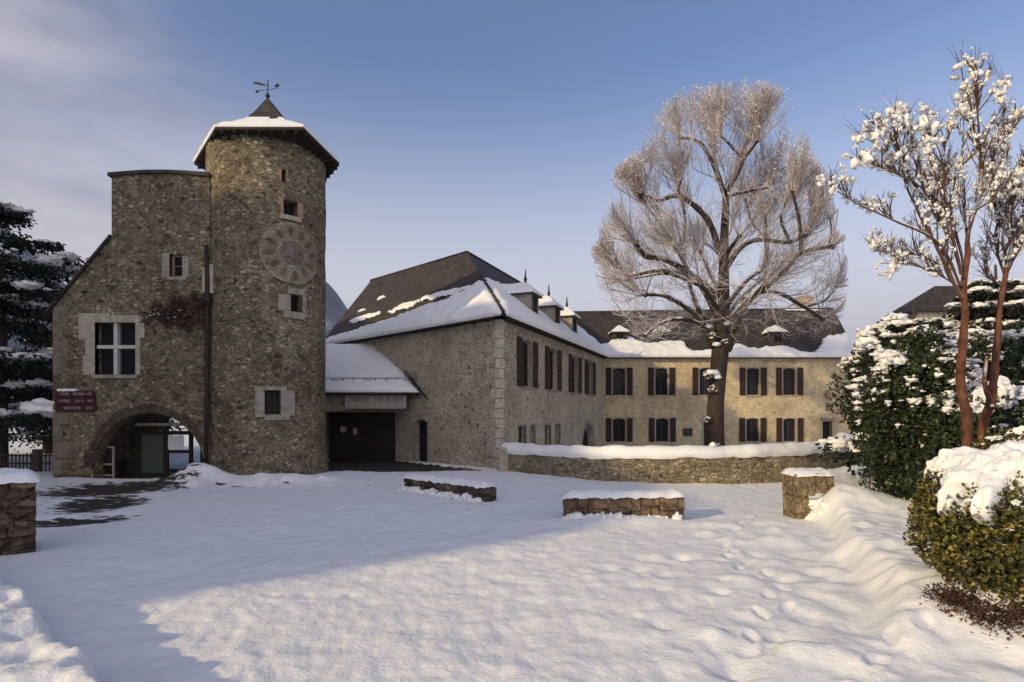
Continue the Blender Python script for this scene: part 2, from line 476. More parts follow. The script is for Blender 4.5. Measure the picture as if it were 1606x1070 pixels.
M['numeral'] = stone_mat('worn_dial_numeral', [(0.08, 0.062, 0.043), (0.19, 0.155, 0.11), (0.05, 0.04, 0.028)], (0.15, 0.12, 0.085), 6, 0.2, 1.3, 0.7, 0.6, 0.7)
def glass(name, col=(0.015, 0.017, 0.02), rough=0.08):
    m, t, b = newmat(name)
    b.inputs['Base Color'].default_value = (*col, 1); b.inputs['Roughness'].default_value = rough; b.inputs['Specular IOR Level'].default_value = 0.10
    n = noise_(t, coords(t), 2.0, 2); bump(t, n.outputs['Fac'], 0.05, 0.02, b)
    return m
M['glass'] = glass('dark_window_glass')
M['gglass'] = glass('frosted_green_glass', (0.075, 0.085, 0.07), 0.3)
def clear_glass():
    m, t, b = newmat('clear_glass')
    b.inputs['Base Color'].default_value = (0.8, 0.85, 0.85, 1)
    b.inputs['Transmission Weight'].default_value = 1.0; b.inputs['Roughness'].default_value = 0.02
    b.inputs['IOR'].default_value = 1.05
    return m
M['clear'] = clear_glass()
def hill_mat():
    m, t, b = newmat('forested_snowy_mountain')
    v = coords(t, (1, 1, 1))
    n = noise_(t, v, 0.012, 9, 0.65)
    c = ramp(t, n.outputs['Fac'], [(0.42, (0.035, 0.05, 0.065)), (0.56, (0.08, 0.10, 0.125)), (0.70, (0.38, 0.41, 0.46))])
    t.links.new(c, b.inputs['Base Color']); b.inputs['Roughness'].default_value = 1
    return m
M['hill'] = hill_mat()

# ------------------------------------------------------------------ ground
def sstep(a, b, x):
    x = (x - a) / (b - a)
    x = 0 if x < 0 else 1 if x > 1 else x
    return x * x * (3 - 2 * x)
def seg_side(p, a, b):
    """signed distance to the right (+) of line a->b and distance along"""
    dx, dy = b[0] - a[0], b[1] - a[1]
    l = math.hypot(dx, dy)
    x, y = p[0] - a[0], p[1] - a[1]
    return (x * dy - y * dx) / l, (x * dx + y * dy) / l
def nz(x, y, s, o=0.0):
    return noise.noise(Vector((x * s + o, y * s - o, o * 0.7)))
BUMPS = []
rb = random.Random(3)
for _ in range(260):      # footprints and clods in the foreground
    x = rb.uniform(-2.5, 5.2); y = rb.uniform(3.5, 9.5)
    BUMPS.append((x, y, rb.uniform(.10, .22), rb.uniform(-.07, .035) * (1.3 if x > 1.2 else .35)))
for _ in range(1500):     # trampled crumbs everywhere in the yard
    x = rb.uniform(-6, 6); y = rb.uniform(3.4, 17)
    BUMPS.append((x, y, rb.uniform(.04, .11), rb.uniform(-.028, .022)))
for _ in range(40):
    t_ = rb.random()
    BUMPS.append((2.7 + rb.gauss(0, .8), 4.6 + rb.gauss(0, .8), rb.uniform(.14, .36), rb.uniform(-.09, .11)))
for _ in range(60):
    BUMPS.append((5.0 + rb.gauss(0, .7), 9.5 + rb.gauss(0, 2.2), rb.uniform(.15, .3), rb.uniform(.02, .10)))
for _ in range(90):
    BUMPS.append((-8 + rb.gauss(0, 2.8), 18.9 + rb.gauss(0, .45), rb.uniform(.08, .2), rb.uniform(.03, .12)))
FOOT = []
def trail(x0, y0, x1, y1, wob=.15, st=.36):
    n = int(math.hypot(x1 - x0, y1 - y0) / st); a = math.atan2(y1 - y0, x1 - x0)
    for i in range(n):
        sd = .11 if i % 2 else -.11
        FOOT.append((x0 + (x1 - x0) * i / n - math.sin(a) * sd + rb.gauss(0, .04) + wob * math.sin(i * .35), y0 + (y1 - y0) * i / n + math.cos(a) * sd + rb.gauss(0, .04), a + rb.gauss(0, .2), rb.uniform(.012, .045)))
trail(2.4, 5.6, 5.4, 13.5, .3); trail(5.2, 12.2, -6.2, 17.2, .25); trail(1.9, 4, 4.3, 6.2)
trail(-2.6, 14.0, 4.6, 16.5, .2); trail(-8.6, 17.5, 1.0, 14.6, .3)
FG = {}
for ff_ in FOOT:
    for i in (-1, 0, 1):
        for j in (-1, 0, 1):
            FG.setdefault((int(ff_[0] // .5) + i, int(ff_[1] // .5) + j), []).append(ff_)
BG = {}
for bb in BUMPS:
    r3 = bb[2] * 2.6
    for i in range(int((bb[0] - r3) // 1), int((bb[0] + r3) // 1) + 1):
        for j in range(int((bb[1] - r3) // 1), int((bb[1] + r3) // 1) + 1):
            BG.setdefault((i, j), []).append(bb)
def Hg(x, y, fine=True):
    z = 0.0
    d = math.hypot(x, y)
    z += 0.05 * nz(x, y, 0.25, 3.1) + 0.03 * nz(x, y, 0.9, 7.7)
    if fine and d < 30 and y > 0:
        z += 0.022 * nz(x, y, 2.6, 1.3) + 0.012 * nz(x, y, 7.0, 5.3)
        if d < 12: z += 0.006 * nz(x, y, 17.0, 9.3)
    for bx, by, br, bh in BG.get((int(x // 1), int(y // 1)), ()):
        q = ((x - bx) ** 2 + (y - by) ** 2) / (br * br)
        if q < 6: z += .72 * bh * math.exp(-q)
    for fx_, fy_, fa, fd in FG.get((int(x // .5), int(y // .5)), ()):
        c_1, s_1 = math.cos(fa), math.sin(fa)
        u = ((x - fx_) * c_1 + (y - fy_) * s_1) / .16; v = (-(x - fx_) * s_1 + (y - fy_) * c_1) / .075
        q = math.sqrt(u * u + v * v)
        if q < 2: z -= fd * sstep(1.15, .75, q); z += fd * .3 * math.exp(-((q - 1.35) / .25) ** 2)
    # bank at the lower left, steep edge
    sd, al = seg_side((x, y), (-7.5, 8.3), (-2.5, 3.87))
    sd = -sd
    e = sd + 0.09 * nz(x, y, 1.2, 2.2) + .03 * nz(x, y, 4.0, 4.0)
    lf = sstep(-0.04, 0.16, -(-e) * -1) if False else sstep(-0.04, 0.16, -e)
    if y < 8.6 and x < 0:
        z += lf * (0.40 + 0.07 * nz(x, y, 2.2, 8.0) + 0.05 * nz(x, y, 5, 1.0)) * sstep(8.7, 7.9, y)
    # bank along the right side
    sd, al = seg_side((x, y), (4.05, 6.1), (6.8, 12.6))
    if y > 2:
        e = sd + 0.16 * nz(x, y, .7, 6.0) + .03 * nz(x, y, 3.0, 9)
        z += sstep(-0.16, 0.30, e) * (0.36 + 0.07 * nz(x, y, 1.3, 5.0) + .06 * nz(x, y, 4.5, 2.0)) * sstep(5.2, 6.7, y + .35 * nz(x, y, 1.2, 1)) * sstep(30, 18, y)
        z += sstep(-.3, 1.3, seg_side((x, y), (4.6, 4.0), (4.6, 6.0))[0]) * .2 * sstep(3.4, 5.2, y) * sstep(7.5, 6, y)
        z += 0.25 * sstep(0.8, 3.5, sd) * sstep(5.5, 9, y) * sstep(30, 18, y)
    # drift against the right gate post, and pile beside the arch and tower
    z += 0.36 * sstep(6.45, 6.75, x) * math.exp(-(max(0, x - 7.3) / 0.9) ** 2 - ((y - 12.5) / 0.8) ** 2)
    z += 0.62 * math.exp(-(((x + 10.9) / 0.95) ** 2 + ((y - 19.9) / 0.75) ** 2))
    z += 0.30 * math.exp(-(((x + 8.0) / 1.9) ** 2 + ((y - 19.6) / 0.6) ** 2))
    z += 0.12 * math.exp(-(((x - 2.3) / 1.6) ** 2 + ((y - 12.2) / 0.35) ** 2))
    # cleared paving lies lower
    z -= 0.12 * dirt_at(x, y)
    if d > 60: z += 0
    return z
def ell(x, y, cx, cy, rx, ry, ang=0):
    c, s = math.cos(ang), math.sin(ang)
    u = ((x - cx) * c + (y - cy) * s) / rx; v = (-(x - cx) * s + (y - cy) * c) / ry
    return max(0.0, 1 - (u * u + v * v))
def dirt_at(x, y):
    a = 0
    if y < 32 and x < 0:
        a = max(a, 1.0 * ell(x, y, -12.6, 18.3, 2.7, 2.9), 0.9 * ell(x, y, -10.9, 15.2, 1.5, 2.3, 0.5), .95 * ell(x, y, -9.6, 12.6, 1.5, .8, 0.4))
        a = max(a, sstep(23.3, 23.9, y + .25 * nz(x, y, 1.0, 2)) * sstep(-1.8, -2.6, x + (y - 25) * 0.9 - 0) * sstep(-9.5, -9, x) * 1.4)
        for qx, qy, qr in ((-9.6, 18.9, .35), (-8.9, 18.6, .28), (-8.2, 18.5, .4), (-7.4, 18.9, .22), (-6.6, 19.6, .3), (-5.9, 20.1, .25), (-10.2, 18.3, .3)): a = max(a, .75 * ell(x, y, qx, qy, qr, qr * .6))
        if y > 21 and -16.8 < x < -11: a = 1.4 * sstep(23.2, 22.6, y)
    return min(a, 1.0) if a > 0 else 0
def make_ground():
    radii = [0.0]
    r = 1.4
    while r < 62: radii.append(r); r *= 1.0075 if r > 3 else 1.03
    while r < 6000: radii.append(r); r *= 1.12
    radii.append(6500)
    angs = []
    a = -50.0
    while a <= 50.0: angs.append(a); a += 0.235
    a = 53.0
    while a < 310: angs.append(a); a += 4.0
    na = len(angs)
    vs = [(0, 0, Hg(0, 0))]; di = [0.0]
    sa = [math.sin(R(q)) for q in angs]; ca = [math.cos(R(q)) for q in angs]
    for r in radii[1:]:
        for k in range(na):
            x, y = sa[k] * r, ca[k] * r
            vs.append((x, y, Hg(x, y) if r < 90 else 0.0)); di.append(dirt_at(x, y) if r < 40 else 0.0)
    fs = [(0, 1 + (k + 1) % na, 1 + k) for k in range(na)]
    for i in range(len(radii) - 2):
        b0 = 1 + i * na; b1 = b0 + na
        for k in range(na):
            k2 = (k + 1) % na
            fs.append((b0 + k, b0 + k2, b1 + k2, b1 + k))
    me = bpy.data.meshes.new('snow_ground')
    me.from_pydata(vs, [], fs)
    at = me.attributes.new('dirt', 'FLOAT', 'POINT')
    at.data.foreach_set('value', di)
    me.materials.append(M['gsnow'])
    me.polygons.foreach_set('use_smooth', [True] * len(me.polygons))
    me.update()
    o = bpy.data.objects.new('snow_ground', me); COL.objects.link(o)
    o['kind'] = 'structure'
make_ground()

def hills():
    vs = []; fs = []
    na = 220; nr = 26
    for k in range(na + 1):
        a = -75 + 150 * k / na
        for j in range(nr + 1):
            f = j / nr
            r = 600 + 1500 * f
            x, y = math.sin(R(a)) * r, math.cos(R(a)) * r
            prof = sstep(0, 0.55, f)
            # skyline heights (m at 1425 m) over azimuth
            h = 0
            h += 260 * math.exp(-((a + 44) / 9) ** 2)
            h += 235 * math.exp(-((a + 18.5) / 4.5) ** 2)
            h += 90 + 60 * math.exp(-((a - 40) / 14) ** 2)
            h += 24 * noise.noise(Vector((x * .004, y * .004, 2)))
            h += 12 * noise.noise(Vector((x * .013, y * .013, 5)))
            vs.append((x, y, -3 + h * prof * (1 if f < .55 else 1 - .6 * (f - .55))))
    for k in range(na):
        for j in range(nr):
            q = k * (nr + 1) + j
            fs.append((q, q + nr + 1, q + nr + 2, q + 1))
    b = MB(); b.v = vs; b.f = fs; b.m = [0] * len(fs)
    tag(b.build('hills', M['hill'], None, True), kind='structure')
hills()

# ------------------------------------------------------------------ facade tools
class Fr:
    """wall frame: u along, v up, w outwards"""
    def __init__(s, o, ux):
        s.o = Vector(o); s.u = Vector((ux[0], ux[1], 0)).normalized(); s.n = Vector((s.u.y, -s.u.x, 0)); s.z = Vector((0, 0, 1))
    def p(s, u, v, w=0.0):
        return s.o + s.u * u + s.z * v + s.n * w
    def box(s, mb, u0, u1, v0, v1, w0, w1, m=0, jit=0):
        mb.box(s.p((u0 + u1) / 2, (v0 + v1) / 2, (w0 + w1) / 2), (abs(u1 - u0) / 2, abs(w1 - w0) / 2, abs(v1 - v0) / 2), (s.u, s.n, s.z), m, jit)
class CylFr:
    """frame wrapped round a cylinder; u is arc length from angle a0, w outwards"""
    def __init__(s, c, r, a0):
        s.c = Vector(c); s.r = r; s.a0 = a0
    def dirs(s, u):
        a = s.a0 + u / s.r
        return Vector((math.cos(a), math.sin(a), 0)), Vector((-math.sin(a), math.cos(a), 0))
    def p(s, u, v, w=0.0):
        d, t = s.dirs(u)
        return s.c + d * (s.r + w) + Vector((0, 0, v))
    def box(s, mb, u0, u1, v0, v1, w0, w1, m=0, jit=0):
        n = max(1, int(abs(u1 - u0) / .12))
        for i in range(n):
            a, b = u0 + (u1 - u0) * i / n, u0 + (u1 - u0) * (i + 1) / n
            vs = [s.p(a, v0, w0), s.p(b, v0, w0), s.p(b, v0, w1), s.p(a, v0, w1), s.p(a, v1, w0), s.p(b, v1, w0), s.p(b, v1, w1), s.p(a, v1, w1)]
            mb.add(vs, [(0, 1, 2, 3), (7, 6, 5, 4), (3, 2, 6, 7), (0, 4, 5, 1), (0, 3, 7, 4), (1, 5, 6, 2)], m)

def rect(u0, u1, v0, v1): return [(u0, v0), (u1, v0), (u1, v1), (u0, v1)]
def archrect(u0, u1, v0, v1, rise=0.12, n=8):
    pts = [(u0, v0), (u1, v0)]
    for i in range(n + 1):
        f = i / n
        pts.append((u1 + (u0 - u1) * f, v1 - rise + rise * math.sin(math.pi * f) ** (0.7)))
    return pts
def semi(uc, r, v0, vc, n=24, ry=None):
    ry = ry or r
    pts = [(uc - r, v0), (uc + r, v0)]
    for i in range(n + 1):
        a = math.pi * i / n
        pts.append((uc + r * math.cos(a), vc + ry * math.sin(a)))
    return pts
def wall_poly(fr, outline, holes, depth, name, mat, parent, smooth=False):
    mb = MB()
    polys = [[Vector((u, v, 0)) for u, v in outline]] + [[Vector((u, v, 0)) for u, v in h] for h in holes]
    tris = geometry.tessellate_polygon(polys)
    flat = [p for pl in polys for p in pl]
    pts = [fr.p(p.x, p.y, 0) for p in flat]
    mb.add(pts, [tuple(t) for t in tris])
    for h in holes:
        n = len(h)
        for i in range(n):
            a, b = h[i], h[(i + 1) % n]
            mb.add([fr.p(*a, 0), fr.p(*b, 0), fr.p(*b, -depth), fr.p(*a, -depth)], [(0, 1, 2, 3)])
    return mb.build(name, mat, parent)

def window(fr, u0, u1, v0, v1, parent, arch=0.0, shutters=0.0, surround=0.0, sill=True, bars=(2, 3), rec=0.22,
           smat='pale2', curtain=False, name='window', fmat='frame', shut_mat='shutter', hang=1.0):
    fw = 0.055
    b = MB()
    fr.box(b, u0, u0 + fw, v0, v1, -rec - .05, -rec)
    fr.box(b, u1 - fw, u1, v0, v1, -rec - .05, -rec)
    fr.box(b, u0 + fw, u1 - fw, v0, v0 + fw, -rec - .05, -rec)
    fr.box(b, u0 + fw, u1 - fw, v1 - fw - arch * .6, v1, -rec - .05, -rec)
    for i in range(1, bars[0]):
        u = u0 + (u1 - u0) * i / bars[0]
        fr.box(b, u - .025, u + .025, v0 + fw, v1 - fw - arch * .6, -rec - .045, -rec - .003)
    for j in range(1, bars[1]):
        v = v0 + (v1 - v0) * j / bars[1]
        fr.box(b, u0 + fw, u1 - fw, v - .012, v + .012, -rec - .04, -rec - .008)
    w = b.build(name, M[fmat], parent)
    g = MB(); g.poly([fr.p(u0, v0, -rec - .06), fr.p(u1, v0, -rec - .06), fr.p(u1, v1, -rec - .06), fr.p(u0, v1, -rec - .06)])
    g.build('pane', M['glass'], w)
    if sill:
        s = MB(); fr.box(s, u0 - .06, u1 + .06, v0 - .09, v0 - .002, -.05, .09); s.build('sill', M[smat], w)
    if surround:
        s = MB(); q = surround
        if arch:
            inner = archrect(u0, u1, v0, v1, arch); outer = archrect(u0 - q, u1 + q, v0, v1 + q, arch)
            k = len(inner)
            lp = [i for i in range(1, k)] + [0]
            for a, c in zip(lp[:-1], lp[1:]):
                s.prism([fr.p(*inner[a], .012), fr.p(*outer[a], .012), fr.p(*outer[c], .012), fr.p(*inner[c], .012)], fr.n * -.05)
        else:
            fr.box(s, u0 - q, u0, v0, v1, -.1, .015); fr.box(s, u1, u1 + q, v0, v1, -.1, .015); fr.box(s, u0 - q, u1 + q, v1, v1 + q, -.1, .016)
        s.build('surround', M[smat], w)
    if shutters:
        q = surround
        for sg in (-1, 1):
            s = MB()
            ua, ub = (u0 - q - shutters, u0 - q - .015) if sg < 0 else (u1 + q + .015, u1 + q + shutters)
            tilt = random.uniform(0.0, 0.05)
            fr.box(s, ua, ub, v0 - .02, v1 + .02, .03, .07)
            for vv in (v0 + .22, v1 - .25): fr.box(s, ua + .02, ub - .02, vv - .045, vv + .045, .07, .095)
            if v1 - v0 > 1.9: fr.box(s, ua + .02, ub - .02, (v0 + v1) / 2 - .04, (v0 + v1) / 2 + .04, .07, .095)
            nb = 4
            for i in range(1, nb):
                uu = ua + (ub - ua) * i / nb
                fr.box(s, uu - .006, uu + .006, v0, v1, .07, .078)
            s.build('shutter', M[shut_mat], w)
    return w

def roof_snow(mb, o, e, up, nrm, u0f, u1f, vb, vmax, thick=0.16, du=0.14, dv=0.14, seed=0.0, holes=None, v0=-0.06, droop=True):
    """lumpy snow slab on a roof plane: o eave origin, e along eave, up the slope; vb(u)=upper edge."""
    nv = int(vmax / dv) + 2
    U0 = min(u0f(0), u0f(vmax)); U1 = max(u1f(0), u1f(vmax))
    nu = int((U1 - U0) / du) + 2
    idx = {}
    vs = []
    def val(i, j):
        u = U0 + (U1 - U0) * i / nu; v = v0 + (vmax - v0) * j / nv
        top = vb(u) + 0.35 * noise.noise(Vector((u * .9, v * .9, seed))) + 0.18 * noise.noise(Vector((u * 3, v * 3, seed + 4)))
        s = top - v
        if holes: s = min(s, holes(u, v)) if holes(u, v) < 50 else s
        s = min(s, (u - u0f(max(v, 0))) , (u1f(max(v, 0)) - u))
        return u, v, s
    def vert(i, j):
        if (i, j) in idx: return idx[(i, j)]
        u, v, s = val(i, j)
        t = thick * sstep(-0.02, 0.35, s) * (1 + .45 * noise.noise(Vector((u * 1.7, v * 1.7, seed + 9)))) 
        if v < v0 + 0.3: t *= 0.6 + 0.4 * (v - v0) / 0.3
        p = o + e * u + up * v + nrm * (t + 0.012)
        if j == 0: p = p - Vector((0, 0, 0.05 + .05 * noise.noise(Vector((u * 2.5, 1, seed)))))
        vs.append(p); idx[(i, j)] = len(vs) - 1
        return idx[(i, j)]
    fs = []
    bot = []
    for i in range(nu):
        for j in range(nv):
            if min(val(i, j)[2], val(i + 1, j)[2], val(i, j + 1)[2], val(i + 1, j + 1)[2]) > -0.06:
                fs.append((vert(i, j), vert(i + 1, j), vert(i + 1, j + 1), vert(i, j + 1)))
                if j == 0: bot.append(i)
    b = len(vs)
    for i in bot:     # front lip
        a0, a1 = idx[(i, 0)], idx[(i + 1, 0)]
        u_, v_, _ = val(i, 0); u2, _, _ = val(i + 1, 0)
        vs.append(o + e * u_ + up * v0 + nrm * 0.0 - Vector((0, 0, .04))); vs.append(o + e * u2 + up * v0 - Vector((0, 0, .04)))
        fs.append((len(vs) - 2, len(vs) - 1, a1, a0))
    mb.add(vs, fs)

def plane_axes(p0, p1, ptop):
    """eave p0->p1, any point up the slope"""
    p0, p1, ptop = Vector(p0), Vector(p1), Vector(ptop)
    e = (p1 - p0).normalized()
    up = (ptop - p0); up = (up - e * up.dot(e)).normalized()
    n = e.cross(up).normalized()
    if n.z < 0: n = -n
    return p0, e, up, n

# ------------------------------------------------------------------ round tower
D_T = 24.7; A_T = R(-23.05)
TC = Vector((D_T * math.sin(A_T), D_T * math.cos(A_T), 0)); TR = 2.18
TH = CZ + 10.15
tower = thing('tower', TC, 'round brown rubble stone tower with snowy pointed roof, weathervane and faded dial', 'tower')
aC = math.atan2(-TC.y, -TC.x)             # direction from tower to camera
tf = CylFr(TC, TR, aC)
def cyl_hit(px, py):
    dx, dy, dz = (px - 803) / F, 1.0, (650 - py) / F
    a = dx * dx + dy * dy; b = -2 * (dx * TC.x + dy * TC.y); c = TC.x ** 2 + TC.y ** 2 - TR * TR
    disc = max(b * b - 4 * a * c, 0)
    t = (-b - math.sqrt(disc)) / (2 * a)
    x, y, z = dx * t, dy * t, CZ + dz * t
    an = math.atan2(y - TC.y, x - TC.x) - aC
    while an > math.pi: an -= 2 * math.pi
    while an < -math.pi: an += 2 * math.pi
    return an * TR, z
TW = []
for (x0, y0, x1, y1) in ((444, 314, 466, 342), (455, 461, 473, 491), (415, 612, 440, 650), (441, 266, 448, 286)):
    ua, z1 = cyl_hit(x0, y0); ub, z0 = cyl_hit(x1, y1)
    TW.append((min(ua, ub), max(ua, ub), z0, z1))
def tower_wall():
    us = {0.0}; circ = 2 * math.pi * TR
    n = 110
    for i in range(n + 1): us.add(-circ / 2 + circ * i / n)
    for w in TW: us.add(w[0]); us.add(w[1])
    us = sorted(us); us = [u for i, u in enumerate(us) if i == 0 or u - us[i - 1] > 1e-4]
    zs = set(-0.3 + (TH + .3) * i / 70 for i in range(71))
    for w in TW: zs.add(w[2]); zs.add(w[3])
    zs = sorted(zs)
    mb = MB(); nu = len(us)
    for z in zs:
        for u in us:
            d, _ = tf.dirs(u)
            p = tf.p(u, z)
            q = 0.035 * noise.noise(Vector((p.x * 1.1, p.y * 1.1, z * .7))) + 0.02 * noise.noise(p * 4.0) + 0.10 * sstep(1.2, 0, z)
            mb.v.append(tuple(p + d * q))
    for j in range(len(zs) - 1):
        for i in range(nu - 1):
            um, zm = (us[i] + us[i + 1]) / 2, (zs[j] + zs[j + 1]) / 2
            if any(w[0] < um < w[1] and w[2] < zm < w[3] for w in TW): continue
            mb.f.append((j * nu + i, j * nu + i + 1, (j + 1) * nu + i + 1, (j + 1) * nu + i)); mb.m.append(0)
    for w in TW:
        a, b, c, d = w
        m_ = 10
        for q in range(m_):
            u1, u2 = a + (b - a) * q / m_, a + (b - a) * (q + 1) / m_
            for vv in (c, d): mb.add([tf.p(u1, vv, .05), tf.p(u2, vv, .05), tf.p(u2, vv, -.4), tf.p(u1, vv, -.4)], [(0, 1, 2, 3)])
        for uu in (a, b): mb.add([tf.p(uu, c, .05), tf.p(uu, d, .05), tf.p(uu, d, -.4), tf.p(uu, c, -.4)], [(0, 1, 2, 3)])
    mb.build('wall', M['tower'], tower, True)
tower_wall()
def tw_surround(i, blocks, mat, bars=(1, 1), sill=0.0):
    a, b, c, d = TW[i]
    w = window(tf, a, b, c, d, tower, sill=False, rec=.25, bars=bars, fmat='soffit')
    if blocks:
        s = MB()
        for (u0, u1, v0, v1) in blocks: tf.box(s, u0, u1, v0, v1, -.05, .055)
        s.build('surround', M[mat], w)
    if sill:
        s = MB(); tf.box(s, a - .12, b + .12, c - .16, c, -.1, .10); s.build('sill', M['pale'], w)
    return w
a, b, c, d = TW[0]; tw_surround(0, [(a - .1, a, c, d + .12), (b, b + .22, c, d + .05)], 'reddish', (2, 2), 1)
a, b, c, d = TW[1]; tw_surround(1, [(a - .42, a, c - .02, d - .05), (b, b + .18, c - .15, d + .1), (a - .1, b + .1, d, d + .22), (a - .25, b + .1, c - .25, c)], 'pale2', (2, 2))
a, b, c, d = TW[2]; tw_surround(2, [(a - .30, a, c - .1, d), (b, b + .5, c - .05, d), (a - .34, b + .2, d, d + .14), (a, b + .3, c - .2, c)], 'pale2', (2, 2))
a, b, c, d = TW[3]; tw_surround(3, [(a - .05, a, c, d), (b, b + .05, c, d)], 'reddish')
# faded dial, wrapped round the wall
def dial():
    uc, zc = cyl_hit(458, 398)
    RR = 1.13
    def disc(r0, r1, w, n=40, wob=0.0):
        mb = MB()
        rings = max(1, int((r1 - r0) / .1))
        for k in range(rings + 1):
            r = r0 + (r1 - r0) * k / rings
            for i in range(n):
                a = 2 * math.pi * i / n
                rr = r * (1 + wob * noise.noise(Vector((math.cos(a) * 2, math.sin(a) * 2, k + r0))))
                mb.v.append(tuple(tf.p(uc + rr * math.cos(a), zc + rr * math.sin(a), w)))
        for k in range(rings):
            for i in range(n):
                j = (i + 1) % n
                mb.f.append((k * n + i, k * n + j, (k + 1) * n + j, (k + 1) * n + i)); mb.m.append(0)
        return mb
    d = disc(0.01, RR, .062, 48, .03); d2 = disc(RR, RR + .03, .062, 48, .03)
    face = d.build('clock_face', M['plaster'], tower, True)
    disc(RR - .06, RR - .01, .068, 48, .04).build('outer_ring', M['plaster_hi'], face)
    disc(.46, .52, .068, 36, .05).build('inner_ring', M['plaster_hi'], face)
    disc(.03, .45, .067, 30, .05).build('centre', M['plaster_p'], face)
    st = MB()
    for k in range(8):
        a = k * math.pi / 4 + .2
        pts = [(0.06, a + .5), (.40, a), (.06, a - .5)]
        st.poly([tf.p(uc + r * math.cos(q), zc + r * math.sin(q), .073) for r, q in pts])
    st.build('star', M['plaster'], face)
    for k in range(12):
        a = k * math.pi / 6 + .1
        ca, sa = math.cos(a), math.sin(a)
        o = MB(); r_ = M['plaster_hi']
        pts = []
        for i in range(14):
            q = 2 * math.pi * i / 14
            rr = .79 + .17 * math.cos(q); tt = .095 * math.sin(q) * (1 + .3 * math.cos(q))
            pts.append(tf.p(uc + rr * ca - tt * sa, zc + rr * sa + tt * ca, .068))
        o.poly(pts)
        num = o.build('numeral', M['numeral'], face)
        l = MB()
        a2 = a + math.pi / 12; ca, sa = math.cos(a2), math.sin(a2)
        q = [(.54, -.018), (1.06, -.03), (1.06, .03), (.54, .018)]
        l.poly([tf.p(uc + rr * ca - tt * sa, zc + rr * sa + tt * ca, .0665) for rr, tt in q])
        l.build('hour_line', M['plaster_hi'], face)
dial()
# tower roof: six-sided flared skirt with a spire
def tower_roof():
    Xc = TC.x + .02
    z0 = TH
    eave = [(-10.45, 20.2), (-7.35, 20.2), (-6.95, 23.1), (-8.9, 25.9), (-12.0, 25.8), (-12.75, 23.0)]
    mid = [(Xc + (x - Xc) * .52, TC.y + .15 + (y - TC.y - .15) * .55) for x, y in eave]
    zm = z0 + .78
    ap = Vector((-9.72, TC.y + .1, CZ + 12.62))
    n = 6
    E = [Vector((x, y, z0)) for x, y in eave]; Mi = [Vector((x, y, zm)) for x, y in mid]
    b = MB()
    for i in range(n):
        j = (i + 1) % n
        b.poly([E[i], E[j], Mi[j], Mi[i]])
        lo = Vector((0, 0, -.13))
        b.poly([E[i] + lo, E[j] + lo, E[j], E[i]], 1)
    b.poly([e + Vector((0, 0, -.13)) for e in E][::-1], 1)
    # rafters under the eave
    for i in range(n):
        j = (i + 1) % n
        for k in range(7):
            f = (k + .5) / 7
            p = E[i].lerp(E[j], f); q = p.lerp(Vector((Xc, TC.y + .2, z0)), .22)
            b.tube([p + Vector((0, 0, -.19)), q + Vector((0, 0, -.19))], .05, 4, 1)
    b.build('roof', [M['slate2'], M['soffit']], tower)
    s = MB()
    Ms = [m + (Vector((ap.x, ap.y, zm)) - m) * .02 + Vector((0, 0, .03)) for m in Mi]
    for i in range(n):
        j = (i + 1) % n
        m1, m2 = Ms[i].lerp(ap, .5) - Vector((0, 0, .06)), Ms[j].lerp(ap, .5) - Vector((0, 0, .06))
        s.poly([Ms[i], Ms[j], m2, m1]); s.poly([m1, m2, ap])
    s.build('spire', M['slate2'], tower)
    sn = MB()
    for i in range(n):
        j = (i + 1) % n
        nu = 26; nv = 12
        grid = {}
        for a in range(nu + 1):
            for k in range(nv + 1):
                f, g = a / nu, k / nv
                lo = E[i].lerp(E[j], f); hi = Mi[i].lerp(Mi[j], f)
                hi2 = hi.lerp(ap, .22)
                gg = g * 1.2
                p = lo.lerp(hi, min(gg, 1)) if gg <= 1 else hi.lerp(hi2, (gg - 1) / .2)
                t = .08 * (1 + .7 * noise.noise(p * 2.2)) * (1 - .5 * (1 - min(1, g * 5)))
                cut = 1.02 + .14 * noise.noise(Vector((p.x * 3.3, p.y * 3.3, 3)))
                t *= sstep(cut + .12, cut - .06, gg)
                t -= .05 if gg > cut + .1 else 0
                grid[a, k] = p + Vector((0, 0, t)) + (Vector((p.x - Xc, p.y - TC.y, 0)).normalized() * (.05 if k == 0 else 0.02))
        vs = []; fs = []
        for a in range(nu + 1):
            for k in range(nv + 1): vs.append(grid[a, k])
        for a in range(nu):
            for k in range(nv):
                q = a * (nv + 1) + k; fs.append((q, q + nv + 1, q + nv + 2, q + 1))
        base = len(vs)
        for a in range(nu + 1): vs.append(E[i].lerp(E[j], a / nu) + Vector((0, 0, -.03)))
        for a in range(nu): fs.append((base + a, base + a + 1, (a + 1) * (nv + 1), a * (nv + 1)))
        sn.add(vs, fs)
    sn.build('roof_snow', M['snow'], tower, True)
    # weathervane
    v = MB()
    t = ap
    v.tube([t - Vector((0, 0, .15)), t + Vector((0, 0, .68))], .02, 6)
    v.blob(t + Vector((0, 0, .05)), .09, 0, 1, 1)
    zz = .36
    v.tube([t + Vector((-.42, 0, zz - .12)), t + Vector((.40, 0, zz))], .014, 4)
    v.tube([t + Vector((-.20, .4, .3)), t + Vector((.2, -.4, .3))], .015, 4)
    v.prism([t + Vector(q) for q in ((-.58, 0, .62), (-.38, 0, .60), (-.12, 0, .52), (-.05, 0, .44), (-.36, 0, .5), (-.55, 0, .54))], (0, .02, 0))
    v.blob(t + Vector((.38, 0, .46)), (.09, .03, .08), .3, 1, 1)
    v.blob(t + Vector((-.42, 0, .22)), (.07, .03, .06), .3, 1, 1)
    v.build('weathervane', M['iron'], tower)
tower_roof()

